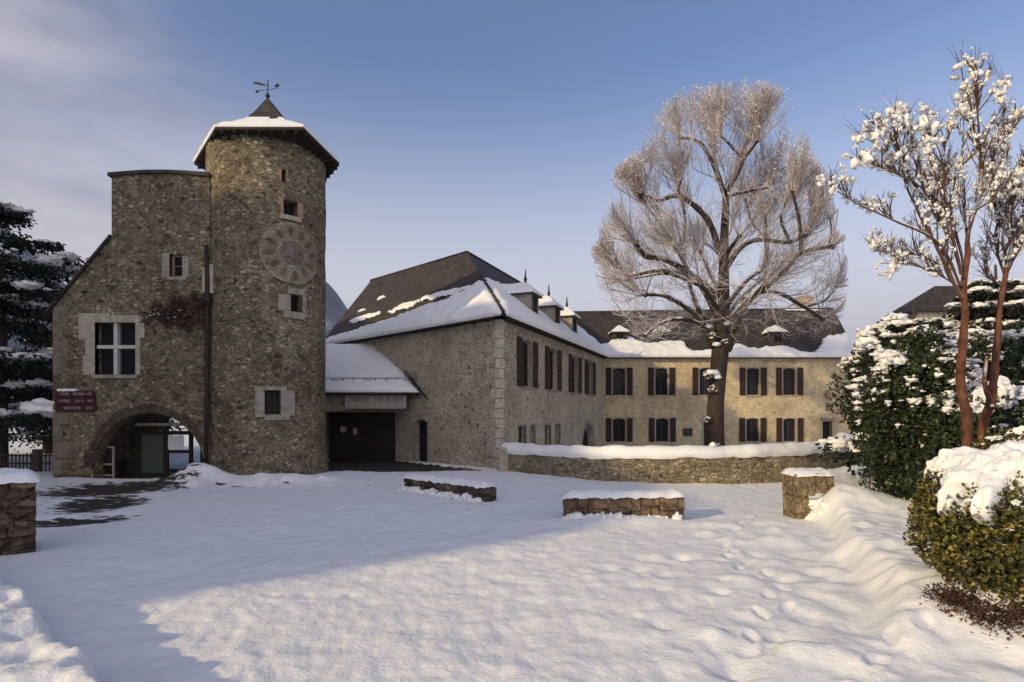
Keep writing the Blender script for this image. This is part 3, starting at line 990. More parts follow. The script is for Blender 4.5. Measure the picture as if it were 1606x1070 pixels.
# ------------------------------------------------------------------ gatehouse
GY = 21.0; GX = -16.8
gate = thing('gatehouse', (GX, GY, 0), 'brown rubble stone gatehouse with wide archway and mullioned window beside the round tower', 'building')
gf = Fr((GX, GY, 0), (1, 0))
GU = 5.75
def topz(u): return 11.0 + .10 * math.sin(math.pi * min(1, max(0, (u - 2.1) / 3.6)))
outline = [(0, -.3), (GU, -.3)] + [(GU - (GU - 2.15) * i / 8, topz(GU - (GU - 2.15) * i / 8)) for i in range(9)] + [(2.15, 8.78), (0.42, 6.78), (0, 6.2)]
arch = semi(3.5, 2.04, -.25, .32, 26)
bigw = rect(1.54, 3.03, 3.75, 5.66); smw = rect(4.27, 4.74, 7.36, 8.17)
wall_poly(gf, outline, [arch, bigw, smw], .55, 'wall', M['tower'], gate)
sb = MB()      # side walls, rear wall either side of the passage, passage vault
gf.box(sb, 0.0, .5, -.3, 6.15, -3.2, -.004); 
sb.poly([gf.p(2.15, 8.6, 0), gf.p(2.15, 11.0, 0), gf.p(2.15, 11.0, -3.2), gf.p(2.15, 8.6, -3.2)])
gf.box(sb, .0, 1.3, -.3, 6.1, -3.4, -3.2); gf.box(sb, 1.3, 5.7, 2.7, 10.9, -3.4, -3.2)
sb.build('rear_walls', M['tower'], gate)
vm = MB()
n = 20
for i in range(n):
    a, b = math.pi * i / n, math.pi * (i + 1) / n
    q = [(3.5 + 2.12 * math.cos(t), .32 + 2.12 * math.sin(t)) for t in (a, b)]
    vm.add([gf.p(*q[0], -.5), gf.p(*q[1], -.5), gf.p(*q[1], -3.2), gf.p(*q[0], -3.2)], [(0, 1, 2, 3)])
for u in (3.5 - 2.12, 3.5 + 2.12): vm.poly([gf.p(u, -.3, -.5), gf.p(u, .33, -.5), gf.p(u, .33, -3.2), gf.p(u, -.3, -3.2)])
vm.build('archway_vault', M['drystone'], gate)
rf = MB()
lo0, hi0 = gf.p(-.25, 6.0, .12), gf.p(2.14, 8.86, .12)
rf.prism([lo0, hi0, hi0 + Vector((0, 0, -.13)), lo0 + Vector((0, 0, -.13))], (0, 3.5, 0))
rf.build('side_roof', M['slate2'], gate)
rs = MB()
o_, e_, up_, n_ = plane_axes(gf.p(-.25, 6.0, -.05), gf.p(-.25, 6.0, -3.3), gf.p(2.14, 8.86, -.05))
roof_snow(rs, o_, e_, up_, n_, lambda v: 0.0, lambda v: 3.25, lambda u: 3.2, 3.6, .03, .25, .25, 3)
rs.build('side_roof_snow', M['snow'], gate, True)
cp = MB()
for i in range(12):
    a, b = 2.05 + (GU - 2.05) * i / 12, 2.05 + (GU - 2.05) * (i + 1) / 12
    cp.prism([gf.p(a, topz(a) - .005, .09), gf.p(b, topz(b) - .005, .09), gf.p(b, topz(b) + .12, .09), gf.p(a, topz(a) + .12, .09)], (0, 3.5, 0))
cp.build('flat_roof', M['slate2'], gate)
cs = MB()
nu, nv = 30, 30
vs = []; fs = []
for i in range(nu + 1):
    for j in range(nv + 1):
        u = 2.12 + (GU - 2.12) * i / nu; w = .06 - 3.4 * j / nv
        t = .09 * (1 + .4 * noise.noise(Vector((u, w, 1)))) * min(1, .15 + 3 * min(i / nu, j / nv, 1))
        vs.append(gf.p(u, topz(u) + .125 + t, w))
for i in range(nu):
    for j in range(nv):
        q = i * (nv + 1) + j; fs.append((q, q + nv + 1, q + nv + 2, q + 1))
cs.add(vs, fs); cs.build('flat_roof_snow', M['snow'], gate, True)
# mullioned window
b = MB()
u0, u1, v0, v1 = 1.54, 3.03, 3.75, 5.66
um = (u0 + u1) / 2 - .05
gf.box(b, um - .07, um + .07, v0, v1, -.25, -.08); gf.box(b, u0, um - .07, 4.72, 4.84, -.25, -.09); gf.box(b, um + .07, u1, 4.72, 4.84, -.25, -.09)
mw_ = b.build('window', M['mullion'], gate)
b = MB()
for (a_, b_, c_2, d_) in ((1.54, um - .07, 3.75, 4.72), (um + .07, 3.03, 3.75, 4.72), (1.54, um - .07, 4.84, 5.66), (um + .07, 3.03, 4.84, 5.66)):
    gf.box(b, a_, b_, c_2, c_2 + .05, -.33, -.28); gf.box(b, a_, b_, d_ - .05, d_, -.33, -.28); gf.box(b, a_, a_ + .05, c_2 + .05, d_ - .05, -.33, -.28); gf.box(b, b_ - .05, b_, c_2 + .05, d_ - .05, -.33, -.28)
b.build('frame', M['frame'], mw_)
b = MB(); b.poly([gf.p(1.5, 3.7, -.35), gf.p(3.1, 3.7, -.35), gf.p(3.1, 5.7, -.35), gf.p(1.5, 5.7, -.35)]); b.build('pane', M['glass'], mw_)
b = MB()
for (a_, b_, c_2, d_) in ((.95, 1.54, 5.05, 5.66), (1.2, 1.54, 4.45, 5.05), (1.12, 1.54, 3.75, 4.45), (.95, 2.1, 5.66, 6.0), (2.13, 3.3, 5.66, 5.92), (3.03, 3.36, 5.1, 5.66), (3.03, 3.2, 3.75, 5.1)):
    gf.box(b, a_, b_, c_2, d_, -.2, .02 + random.uniform(0, .01))
b.build('surround', M['pale'], mw_)
b = MB(); gf.box(b, 1.45, 3.12, 3.62, 3.745, -.2, .08); b.build('sill', M['pale2'], mw_)
w = window(gf, 4.27, 4.74, 7.36, 8.17, gate, sill=False, bars=(1, 2), rec=.2, fmat='reddish')
b = MB(); gf.box(b, 4.0, 4.27, 7.33, 8.2, -.1, .02); gf.box(b, 4.74, 4.98, 7.33, 8.1, -.1, .022); gf.box(b, 4.2, 4.9, 7.22, 7.33, -.1, .03); b.build('surround', M['pale2'], w)
# quoins at the left corner and arch ring
b = MB()
for i in range(10):
    z = .1 + i * .62
    l = .55 if i % 2 else .35
    if z < 5.8 and not (2.2 < z < 3.6): gf.box(b, .0, l, z, z + .56, -.1, .012, jit=.004)
b.build('quoins', M['gquoin'], gate)
b = MB()
for i in range(22):
    a0, a1 = math.pi * i / 22 + .008, math.pi * (i + 1) / 22 - .008
    r0, r1 = 2.045, 2.34 + random.uniform(-.05, .05)
    q = [(3.5 + r * math.cos(t), .32 + r * math.sin(t)) for r, t in ((r0, a0), (r1, a0), (r1, a1), (r0, a1))]
    if max(x for x, _ in q) > 5.7: continue
    b.prism([gf.p(*p, .016) for p in q], (0, .2, 0))
b.build('arch_stones', stone_mat('arch_stone', [(0.06, 0.045, 0.033), (0.12, 0.09, 0.065), (0.08, 0.06, 0.045)], (0.07, 0.055, 0.04), 3, .1, 1, .6, 1, .6), gate)
# glazed timber screen in the passage
sc_ = MB()
SW = -1.5
def sbox(px0, px1, py0, py1, w0=SW - .1, w1=SW, mb=None):
    Y = GY - SW
    a = P(px0, py1, Y); c = P(px1, py0, Y)
    gf.box(mb, a.x - GX, c.x - GX, a.z, c.z, w0, w1)
for (x0, x1, y0, y1) in ((216, 221, 655, 748), (256, 263, 655, 748), (296, 301, 655, 748), (314, 318, 672, 748), (170, 256, 668, 672), (150, 322, 676, 682), (263, 296, 706, 711), (150, 160, 690, 748), (221, 256, 742, 748), (263, 314, 736, 742)):
    sbox(x0, x1, y0, y1, SW - .1 - random.uniform(0, .01), SW + random.uniform(0, .01), sc_)
scr = sc_.build('passage_screen', M['soffit'], gate)
b = MB(); sbox(221, 256, 682, 742, SW - .06, SW - .04, b); b.build('frosted_pane', M['gglass'], scr)
b = MB(); sbox(263, 296, 711, 736, SW - .06, SW - .05, b); sbox(301, 314, 682, 736, SW - .06, SW - .05, b); b.build('clear_pane', M['clear'], scr)
b = MB(); sbox(155, 216, 722, 748, SW - .06, SW - .03, b); b.build('lower_panel', M['doorwood'], scr)
b = MB()
for x in (168, 180, 192, 204): sbox(x, x + 1.6, 682, 722, SW - .06, SW - .02, b)
b.build('bars', M['soffit'], scr)
b = MB(); sbox(264, 289, 683, 705, SW + .012, SW + .02, b); b.build('paper_notice', M['paper'], scr)
b = MB(); sbox(176, 300, 663.5, 668, SW + .02, SW + .12, b); b.build('ledge_snow', M['pale'], scr)
nb = thing('notice_board', P(168, 748, GY - .6), 'small framed board on a stand at the left side of the archway', 'notice board')
b = MB(); Y = GY + .6
for (x0, x1, y0, y1) in ((158, 161, 700, 750), (176, 179, 700, 750), (161, 176, 700, 703), (161, 176, 727, 730), (161, 176, 744, 747)):
    a = P(x0, y1, Y); c = P(x1, y0, Y); b.lbox((a.x, Y, a.z), (c.x, Y + .04, c.z))
b.build('frame', M['board'], nb)
b = MB(); a = P(161, 727, Y); c = P(176, 703, Y); b.lbox((a.x, Y + .012, a.z), (c.x, Y + .03, c.z)); b.build('panel', M['doorwood'], nb)
# drain pipe
b = MB()
pp = [P(323, 385, 20.93), P(325, 440, 20.9), P(325, 560, 20.86), P(324, 640, 20.84), P(323, 742, 20.82)]
b.tube(pp, .075, 8)
for q in (470, 560, 650): b.tube([P(324.5, q - 2, 20.88), P(324.5, q + 2, 20.88)], .10, 8)
b.box(P(324, 470, 20.8), (.13, .1, .16))
b.build('drain_pipe', M['pipe'], gate, True)
b = MB()
for (x0, x1, y0, y1) in ((318, 322, 420, 462), (329, 338, 415, 460)):
    a = P(x0, y1, 20.97); c = P(x1, y0, 20.97); b.lbox((a.x, 20.93, a.z), (c.x, 21.05, c.z))
b.build('pipe_side_stones', M['pale'], gate)

# direction sign
sg = thing('direction_sign', P(90, 645, GY - .05), 'dark red sign with three lines of pale lettering on the gatehouse wall', 'sign')
b = MB()
def gpx(px, py, w=0.0): return P(px, py, GY - w)
for k, (x0, x1, y0, y1) in enumerate(((90, 151, 613, 623.4), (88, 152, 624, 634.4), (90, 154, 635, 646))):
    a = gpx(x0, y1); c = gpx(x1, y0); b.lbox((a.x, GY - .09, a.z), (c.x, GY - .05, c.z))
pn = b.build('panel', M['signred'], sg)
rr = random.Random(5)
for k, (segs, yc) in enumerate((([(96, 112), (117, 135), (140, 146)], 618), ([(94, 114), (121, 135), (141, 147)], 629), ([(103, 130), (138, 148)], 640))):
    b = MB()
    for (x0, x1) in segs:
        x = x0
        while x < x1 - 1:      # row of small unreadable letters
            w_ = rr.uniform(1.3, 2.1); h_ = rr.uniform(1.6, 2.3)
            a = gpx(x, yc + h_); c = gpx(x + w_, yc - h_)
            st = .012
            b.lbox((a.x, GY - .094, a.z), (a.x + st, GY - .09, c.z))
            if rr.random() < .7: b.lbox((c.x - st, GY - .0945, a.z), (c.x, GY - .0905, c.z))
            zz = rr.choice([a.z, (a.z + c.z) / 2, c.z - st])
            b.lbox((a.x + st, GY - .0942, zz), (c.x - st, GY - .0902, zz + st))
            x += w_ + .7
    b.build('lettering', M['signtxt'], sg)
b = MB()
for x in (100, 145):
    b.lbox((gpx(x, 646).x, GY - .05, gpx(x, 646).z), (gpx(x + 2, 0).x, GY - .0, gpx(x, 613).z))
b.build('bracket', M['iron'], sg)
b = MB()
for i in range(14): b.blob(gpx(92 + i * 3.6 if i < 9 else 94 + i * 1.3, 612.2, .07), (.07, .03, .035 * (1.6 if i < 8 else .6)), .3, 2, 1)
b.build('snow', M['snow'], sg, True)

# creeper on the gatehouse wall
def vine():
    b = MB(); rv = random.Random(11)
    for i in range(26):
        x = rv.uniform(218, 322); y = rv.uniform(470, 505)
        pts = [gpx(x, y, .03)]
        dx = rv.uniform(-10, 10)
        for k in range(5):
            x += dx * .5 + rv.uniform(-3, 3); y += rv.uniform(-4, 6)
            pts.append(gpx(x, y, rv.uniform(.04, .16)))
        b.tube(pts, .014, 4)
    st = b.build('stems', M['pipe'], VN)
    b = MB()
    for i in range(6500):
        x = rv.gauss(0, 1) * 27 + 287
        f = (x - 215) / 110
        if not 0 < f < 1.0: continue
        yc = 492 - 4 * f + 6 * math.sin(x * .2)
        y = yc + rv.gauss(0, 1) * (5 + 13 * f)
        if y < 456 or y > 522 + 14 * f: continue
        if noise.noise(Vector((x * .11, y * .14, 2))) < -.12: continue
        c = gpx(x, y, .05 + abs(rv.gauss(0, .09)))
        leaf(b, c, rv.uniform(.025, .055), rv, Vector((0, -1, .2)))
    for i in range(2600):
        y = rv.uniform(505, 742)
        w_ = 3 + 7 * abs(noise.noise(Vector((y * .03, 4, 4))))
        x = 333 + rv.gauss(0, 1) * w_
        p_ = P(x, y, 21.6); d_ = Vector((p_.x - TC.x, p_.y - TC.y, 0)).normalized()
        q_ = TC + d_ * (TR + .05 + abs(rv.gauss(0, .04))); q_.z = CZ + (650 - y) * q_.y / F
        if q_.y > 22.3 or noise.noise(Vector((x * .13, y * .05, 7))) < -.05: continue
        leaf(b, q_, rv.uniform(.025, .05), rv, d_)
    b.build('leaves', M['vine'], VN)
    b = MB()
    for i in range(10):
        b.blob(gpx(rv.uniform(225, 300), rv.uniform(482, 500), .15), (rv.uniform(.03, .07), .05, .02), .4, 2, 1)
    b.build('snow', M['snow'], VN, True)
def leaf(b, c, s, rv, bias=None, m=0, asp=.55):
    n = Vector((rv.gauss(0, 1), rv.gauss(0, 1), rv.gauss(0, 1)))
    if bias is not None: n = n + bias * 1.2
    n.normalize()
    u = n.orthogonal().normalized(); w = n.cross(u)
    a = rv.uniform(0, 6.28)
    d = u * math.cos(a) + w * math.sin(a); e = n.cross(d)
    c = Vector(c)
    b.add([c - d * s, c + e * s * asp + n * s * .15, c + d * s, c - e * s * asp + n * s * .15], [(0, 1, 2, 3)], m)
VN = thing('creeper', gpx(270, 500), 'dark red brown creeper climbing on the gatehouse wall above the archway', 'plant')
vine()

# ------------------------------------------------------------------ manor (hipped roof house)
C = Vector((-.5, 24, 0)); A = Vector((-.717, .697, 0)).normalized(); Bd = Vector((.381, .925, 0)).normalized()
manor = thing('manor_house', C, 'pale rubble stone house with steep brown hipped roof, three little dormers and brown shutters', 'building')
LA, LB = 14.4, 18.45
EL = C + A * LA
ff1 = Fr(EL, -A)              # left facade, u 0..LA towards the corner
ff2 = Fr(C, Bd)               # courtyard facade
WH = 6.38
def s2u(s): return LA - s
door = archrect(s2u(6.0), s2u(4.95), 0.0, 2.05, .18)
wall_poly(ff1, rect(0, LA, -.3, WH), [door], .5, 'wall', M['manor'], manor)
UPW = [(3.2, .62), (7.05, .62), (11.2, .62), (14.7, .6)]
LOW = [(2.55, .45), (3.95, .30), (6.2, .45), (7.85, .40), ]
holes = [archrect(c - h, c + h, 3.6, 5.78, .14) for c, h in UPW]
holes += [rect(c - h, c + h, .45, 1.75) for c, h in LOW]
holes += [semi(14.4, 1.5, -.2, .1, 14, 1.55)]
wall_poly(ff2, rect(0, LB, -.3, WH), holes, .45, 'wall', M['manor'], manor)
for c, h in UPW: window(ff2, c - h, c + h, 3.6, 5.78, manor, .14, .62, .10, bars=(2, 4))
for c, h in LOW: window(ff2, c - h, c + h, .45, 1.75, manor, 0, 0, .12, bars=(2, 3))
b = MB(); ff2.box(b, 12.9, 15.9, -.2, 1.7, -.5, -.45)
for i in range(12): ff2.box(b, 12.9 + i * .25, 12.92 + i * .25, -.2, 1.7, -.45, -.43)
b.build('cellar_door', M['doorwood'], manor)
b = MB()
for i in range(16):
    a0, a1 = math.pi * i / 16 + .01, math.pi * (i + 1) / 16 - .01
    q = [(14.4 + 1.0 * r * math.cos(t), .1 + 1.03 * r * math.sin(t)) for r, t in ((1.51, a0), (1.75, a0), (1.75, a1), (1.51, a1))]
    b.prism([ff2.p(*p, .012) for p in q], ff2.n * -.1)
b.build('arch_stones', M['pale2'], manor)
b = MB()
u0, u1 = s2u(6.0), s2u(4.95)
ff1.box(b, u0, u1, 0, 2.05, -.4, -.33)
for i in range(6): ff1.box(b, u0 + (u1 - u0) * i / 6 - .008, u0 + (u1 - u0) * i / 6 + .008, 0, 2.0, -.33, -.32)
dr = b.build('door', M['doorwood'], manor)
b = MB(); ff1.box(b, u0 - .16, u0, 0, 1.9, -.1, .02); ff1.box(b, u1, u1 + .12, 0, 1.9, -.1, .02)
b.build('surround', M['pale2'], dr)
b = MB(); b.blob(ff1.p(u1 - .12, 1.0, -.3), .04, 0, 1, 1); b.build('handle', M['iron'], dr)
# quoins at the corner
b = MB()
for i in range(15):
    z = .05 + i * .42
    l = (.5 if i % 2 else .28) * random.uniform(.8, 1.2); l2 = (.28 if i % 2 else .5) * random.uniform(.8, 1.2)
    ff1.box(b, LA - l, LA + .012, z, z + .38, -.2, .012, jit=.006)
    ff2.box(b, -.012, l2, z + .002, z + .378, -.2, .014, jit=.004)
b.build('quoins', M['quoin'], manor)
# hidden walls
b = MB()
Bk = Vector((-2.2, 46, 0)); R1 = C + Bd * 30
for p, q in ((EL, EL + Vector((.6, 13, 0))), (EL + Vector((.6, 13, 0)), Vector((-3, 58, 0))), (Vector((-3, 58, 0)), R1 + Vector((.2, 0, 0))), (C + Bd * LB, R1)):
    b.poly([p, q, q + Vector((0, 0, WH)), p + Vector((0, 0, WH))])
b.build('rear_wall', M['manor'], manor)
bis = (A + Bd).normalized()
ov = .45; half = math.acos(max(-1, min(1, A.dot(Bd)))) / 2
Cc = C - bis * (ov / math.sin(half)); EZ = WH + .02
APX = Vector((-2.75, 34.9, CZ + 9.85))
RL = Vector((-10.45, 42.4, CZ + 9.85)); RR_ = APX + Bd * 20
CE = Vector((Cc.x, Cc.y, EZ))
ELe = EL + ff1.n * ov + A * .35; ELe.z = EZ
R1e = R1 + ff2.n * ov; R1e.z = EZ
b = MB()
b.poly([ELe, CE, APX, RL]); b.poly([CE, R1e, RR_, APX])
bk1 = Vector((-6, 48, EZ)); bk2 = RR_ + Vector((-5, 5, 0)); bk2.z = EZ
BL = Vector((-10.0, 49, EZ))
b.poly([RL, APX, bk1, BL]); b.poly([APX, RR_, bk2, bk1]); b.poly([ELe, RL, BL]); b.poly([R1e, bk2, RR_])
b.build('roof', M['slate'], manor)
b = MB()
for p, q, nn in ((ELe, CE, ff1.n), (CE, R1e, ff2.n)):
    d = Vector((0, 0, -.12))
    b.poly([p + d, q + d, q, p]); b.poly([p + d, p + d - nn * .5, q + d - nn * .5, q + d])
b.build('eaves_board', M['soffit'], manor)
b = MB()
b.tube([RL + Vector((0, 0, .03)), APX + Vector((0, 0, .03)), RR_ + Vector((0, 0, .03))], .09, 6); b.tube([CE + Vector((0, 0, .02)), APX + Vector((0, 0, .02))], .07, 6)
b.build('ridge_tiles', M['slate2'], manor, True)
# roof snow, left face
o1, e1, up1, n1 = plane_axes(CE, ELe, RL)
hipU = lambda v: v / math.tan(half) * 1.0
LenL = (ELe - CE).length
# direction of hip line in (u, v) of each plane
def uvof(P_, o, e, up): d = P_ - o; return d.dot(e), d.dot(up)
hu1, hv1 = uvof(APX, o1, e1, up1)
ru1, rv1 = uvof(RL, o1, e1, up1)
def vb1(u):
    pts = [(0, .5), (3.8, 4.4), (4.6, 3.3), (5.6, 2.55), (7.5, 2.1), (9, 1.5), (11.5, 1.25), (13, .95), (15.2, .75), (20, .7)]
    for (a, va), (c, vc) in zip(pts, pts[1:]):
        if u <= c: return va + (vc - va) * (u - a) / (c - a)
    return .7
b = MB()
roof_snow(b, o1, e1, up1, n1, lambda v: v * hu1 / hv1 - .02, lambda v: LenL + v * (ru1 - LenL) / rv1, vb1, 5.0, .20, .12, .12, 2.0)
def patch(b, o, e, up, n, uc, vc, lu, lv, slope, seed, th=.09):
    nu, nv = int(lu / .09) + 4, 10
    vs = []; fs = []; ok = {}
    for i in range(nu + 1):
        for j in range(nv + 1):
            a = -1 + 2 * i / nu; c = -1 + 2 * j / nv
            u = uc + a * lu / 2; v = vc + c * lv / 2 + slope * a * lu / 2
            s = 1 - a * a - c * c + .75 * noise.noise(Vector((u * 1.6, v * 3.0, seed))) + .35 * noise.noise(Vector((u * 5, v * 6, seed)))
            vs.append(o + e * u + up * v + n * (.012 + th * sstep(0, .6, s))); ok[i, j] = s > -.02
    for i in range(nu):
        for j in range(nv):
            if ok[i, j] and ok[i + 1, j] and ok[i, j + 1] and ok[i + 1, j + 1]:
                q = i * (nv + 1) + j; fs.append((q, q + nv + 1, q + nv + 2, q + 1))
    b.add(vs, fs)
patch(b, o1, e1, up1, n1, 7.0, 3.25, 4.6, .7, -.03, 1.0)
patch(b, o1, e1, up1, n1, 9.9, 2.75, 2.6, .9, -.12, 5.0)
patch(b, o1, e1, up1, n1, 13.6, 2.5, 3.3, .9, -.08, 8.0)
patch(b, o1, e1, up1, n1, 14.6, 4.9, .9, .5, 0, 3.0)
patch(b, o1, e1, up1, n1, 15.2, 3.6, .9, .3, 0, 6.0)
b.build('roof_snow', M['snow'], manor, True)
# right face
o2, e2, up2, n2 = plane_axes(CE, R1e, RR_)
hu2, hv2 = uvof(APX, o2, e2, up2)
b = MB()
def vb2(u): return 4.3 - .0 * u if u < 5 else 4.1 + .4 * math.sin(u * 1.3)
roof_snow(b, o2, e2, up2, n2, lambda v: v * hu2 / hv2 - .02, lambda v: 21, vb2, 5.4, .20, .14, .14, 12.0)
b.build('roof_snow', M['snow'], manor, True)

def dormer(fr, uc, base, width, height, parent, slope, q0, roofh=.75, finial=True, hood='hip', wallm='pale2', snow=True):
    """front at w=-q0 behind the facade plane; roof plane rises `slope` per metre behind."""
    h = width / 2
    depth = (height) / slope + .1
    b = MB()
    ro = Fr(fr.p(0, 0, -q0), fr.u[:2])
    z0, z1 = base, base + height
    # front with window hole, cheeks
    polys = rect(uc - h, uc + h, z0 - .15, z1)
    hole = rect(uc - h + .2, uc + h - .2, z0 + .16, z1 - .12)
    pv = [[Vector((x, y, 0)) for x, y in polys], [Vector((x, y, 0)) for x, y in hole]]
    tr = geometry.tessellate_polygon(pv); fl = [ro.p(p.x, p.y) for pl in pv for p in pl]
    b.add(fl, [tuple(t) for t in tr])
    for sg in (-1, 1):
        b.poly([ro.p(uc + sg * h, z0 - .15, 0), ro.p(uc + sg * h, z1, 0), ro.p(uc + sg * h, z1, -depth), ro.p(uc + sg * h, z0 - .15, -.15)])
    dm = b.build('dormer', M[wallm], parent)
    g = MB(); hh = hole
    ro.box(g, hh[0][0], hh[0][0] + .05, hh[0][1], hh[2][1], -.1, .01); ro.box(g, hh[1][0] - .05, hh[1][0], hh[0][1], hh[2][1], -.1, .01)
    ro.box(g, uc - .02, uc + .02, hh[0][1], hh[2][1], -.08, .0); ro.box(g, hh[0][0] + .05, hh[1][0] - .05, hh[2][1] - .05, hh[2][1], -.1, .01)
    g.build('window_frame', M['frame' if wallm != 'soffit' else 'pale2'], dm)
    g = MB(); g.poly([ro.p(*p, -.1) for p in hh]); g.build('pane', M['glass'], dm)
    # roof
    e = .16
    r = MB()
    top_f = ro.p(uc, z1 + roofh, -width * .45); top_b = ro.p(uc, z1 + roofh, -depth - roofh / slope)
    a_, c_ = ro.p(uc - h - e, z1 - .04, e), ro.p(uc + h + e, z1 - .04, e)
    a2, c2 = ro.p(uc - h - e, z1 - .04, -depth), ro.p(uc + h + e, z1 - .04, -depth)
    faces = [[a_, c_, top_f], [a2, a_, top_f, top_b], [c_, c2, top_b, top_f]]
    for f in faces: r.poly(f)
    lo = Vector((0, 0, -.07))
    r.poly([a_ + lo, c_ + lo, c_, a_]); r.poly([a2 + lo, a_ + lo, a_, a2]); r.poly([c_ + lo, c2 + lo, c2, c_]); r.poly([a_ + lo, a2 + lo, c2 + lo, c_ + lo])
    r.build('dormer_roof', M['slate2'], dm)
    if snow:
        s = MB()
        for f in faces:
            if len(f) == 3: f = [f[0], f[1], f[2], f[2]]
            nn = 8
            vs = []; fs = []
            for i in range(nn + 1):
                for j in range(nn + 1):
                    p = f[0].lerp(f[1], i / nn).lerp(f[3].lerp(f[2], i / nn), j / nn)
                    vs.append(p + Vector((0, 0, (.09 if finial else .05) + .06 * noise.noise(p * 2.5))) + (p - ro.p(uc, z1, -depth / 2)).normalized() * .03)
            for i in range(nn):
                for j in range(nn):
                    q = i * (nn + 1) + j; fs.append((q, q + nn + 1, q + nn + 2, q + 1))
            for i in range(nn):
                vs.append(f[0].lerp(f[1], i / nn)); vs.append(f[0].lerp(f[1], (i + 1) / nn))
                fs.append((len(vs) - 2, len(vs) - 1, (i + 1) * (nn + 1), i * (nn + 1)))
            s.add(vs, fs)
        s.build('dormer_snow', M['snow'], dm, True)
    if finial:
        f = MB(); f.tube([top_f - Vector((0, 0, .1)), top_f + Vector((0, 0, .2)), top_f + Vector((0, 0, .75))], [.09, .06, .02], 6)
        f.blob(top_f + Vector((0, 0, .25)), .09, 0, 1, 1)
        f.build('finial', M['iron'], dm)
    return dm
slope2 = n2.xy.length / n2.z
for s in (5.6, 9.35, 12.9):
    dormer(ff2, s, EZ + slope2 * (.5 + ov) , 1.15, 1.25, manor, slope2, .5, .55, True)

# ------------------------------------------------------------------ far wing
FY = 41.0
fx = thing('far_wing', (6.5, FY, 0), 'long ochre two-storey building with brown shutters behind the big tree', 'building')
f3 = Fr((6.4, FY, 0), (1, 0))
def fu(px): return (px - 803) * FY / F - 6.4
LW = fu(1334)
hs = []; W3 = []
for px in (971, 1037.5, 1107, 1181, 1238): W3.append((fu(px), .45, 3.68, 5.62, .12))
for px in (971, 1038.5, 1180.5, 1238.5): W3.append((fu(px), .45, .36, 2.02, .12))
for c, h, v0, v1, a in W3: hs.append(archrect(c - h, c + h, v0, v1, a))
d1 = archrect(fu(1104), fu(1126), -.2, 2.05, .1); d2 = rect(fu(1290), fu(1305), -.2, 1.8)
nich = rect(fu(1294), fu(1301), 2.55, 3.15)
wall_poly(f3, rect(0, LW, -.3, WH), hs + [d1, d2, nich], .4, 'wall', M['render'], fx)
for c, h, v0, v1, a in W3: window(f3, c - h, c + h, v0, v1, fx, a, .42, .09, bars=(2, 4), rec=.18, smat='pale')
def fdoor(u0, u1, v1, mat='doorwood'):
    b = MB(); f3.box(b, u0, u1, -.2, v1, -.36, -.3)
    for i in range(1, 5): f3.box(b, u0 + (u1 - u0) * i / 5 - .01, u0 + (u1 - u0) * i / 5 + .01, 0, v1 - .1, -.3, -.285)
    d = b.build('door', M[mat], fx)
    b = MB(); f3.box(b, u0 - .12, u0, -.2, v1, -.1, .02); f3.box(b, u1, u1 + .12, -.2, v1, -.1, .02); f3.box(b, u0 - .12, u1 + .12, v1, v1 + .12, -.1, .022)
    b.build('surround', M['pale'], d)
fdoor(fu(1104), fu(1126), 2.05); fdoor(fu(1290), fu(1305), 1.8)
b = MB(); f3.box(b, fu(1294), fu(1301), 2.55, 3.15, -.3, -.1); b.build('niche_panel', M['reddish'], fx)
b = MB(); b.blob(f3.p(fu(1297), 3.7, .12), (.17, .12, .28), .3, 2, 2); b.build('wall_ornament', M['reddish'], fx, True)
b = MB(); f3.box(b, fu(1286), fu(1309), 1.95, 2.03, 0, .35); b.build('door_hood', M['pale2'], fx)
b = MB(); f3.box(b, fu(1071), fu(1086), .75, 1.3, .0, .05); b.build('wall_plaque', M['wood'], fx)
b = MB()
ge = Vector((24.2, FY, 0)); gb = Vector((27.0, FY + 9.2, 0))
gm = (ge + gb) / 2; gm.z = CZ + 8.3
b.poly([ge + Vector((0, 0, -.3)), gb + Vector((0, 0, -.3)), gb + Vector((0, 0, WH)), gm, ge + Vector((0, 0, WH))])
b.poly([gb, Vector((3, FY + 12, 0)), Vector((3, FY + 12, WH)), gb + Vector((0, 0, WH))])
b.build('rear_wall', M['render'], fx)
EF0 = Vector((4.4, FY - .45, EZ)); EF1 = Vector((24.5, FY - .45, EZ))
RF0 = Vector((1.0, 48.0, CZ + 8.45)); RF1 = Vector((25.75, 46.0, CZ + 8.45))
EB0 = Vector((1.0, FY + 13, EZ)); EB1 = Vector((27.3, FY + 9.8, EZ))
b = MB(); b.poly([EF0, EF1, RF1, RF0]); b.poly([RF0, RF1, EB1, EB0])
b.build('roof', M['slate'], fx)
b = MB(); d = Vector((0, 0, -.12))
b.poly([EF0 + d, EF1 + d, EF1, EF0]); b.poly([EF0 + d, EF0 + d + Vector((0, .5, 0)), EF1 + d + Vector((0, .5, 0)), EF1 + d])
for p, q in ((EF1, RF1), (RF1, EB1)): b.poly([p + d, q + d, q, p])
b.build('eaves_board', M['soffit'], fx)
b = MB(); b.tube([RF0 + Vector((0, 0, .03)), RF1 + Vector((0, 0, .03))], .09, 6); b.build('ridge_tiles', M['slate2'], fx, True)
o3, e3, up3, n3 = plane_axes(EF0, EF1, RF1)
b = MB()
def vb3(u):
    x = u + 4.4
    base = 2.0 if x < 12.5 else (1.15 if x < 22 else 1.15 + (x - 22) * .7)
    return base + .35 * math.sin(x * 1.7) + .3 * math.sin(x * .8 + 1)
ru, rv_ = uvof(RF1, o3, e3, up3)
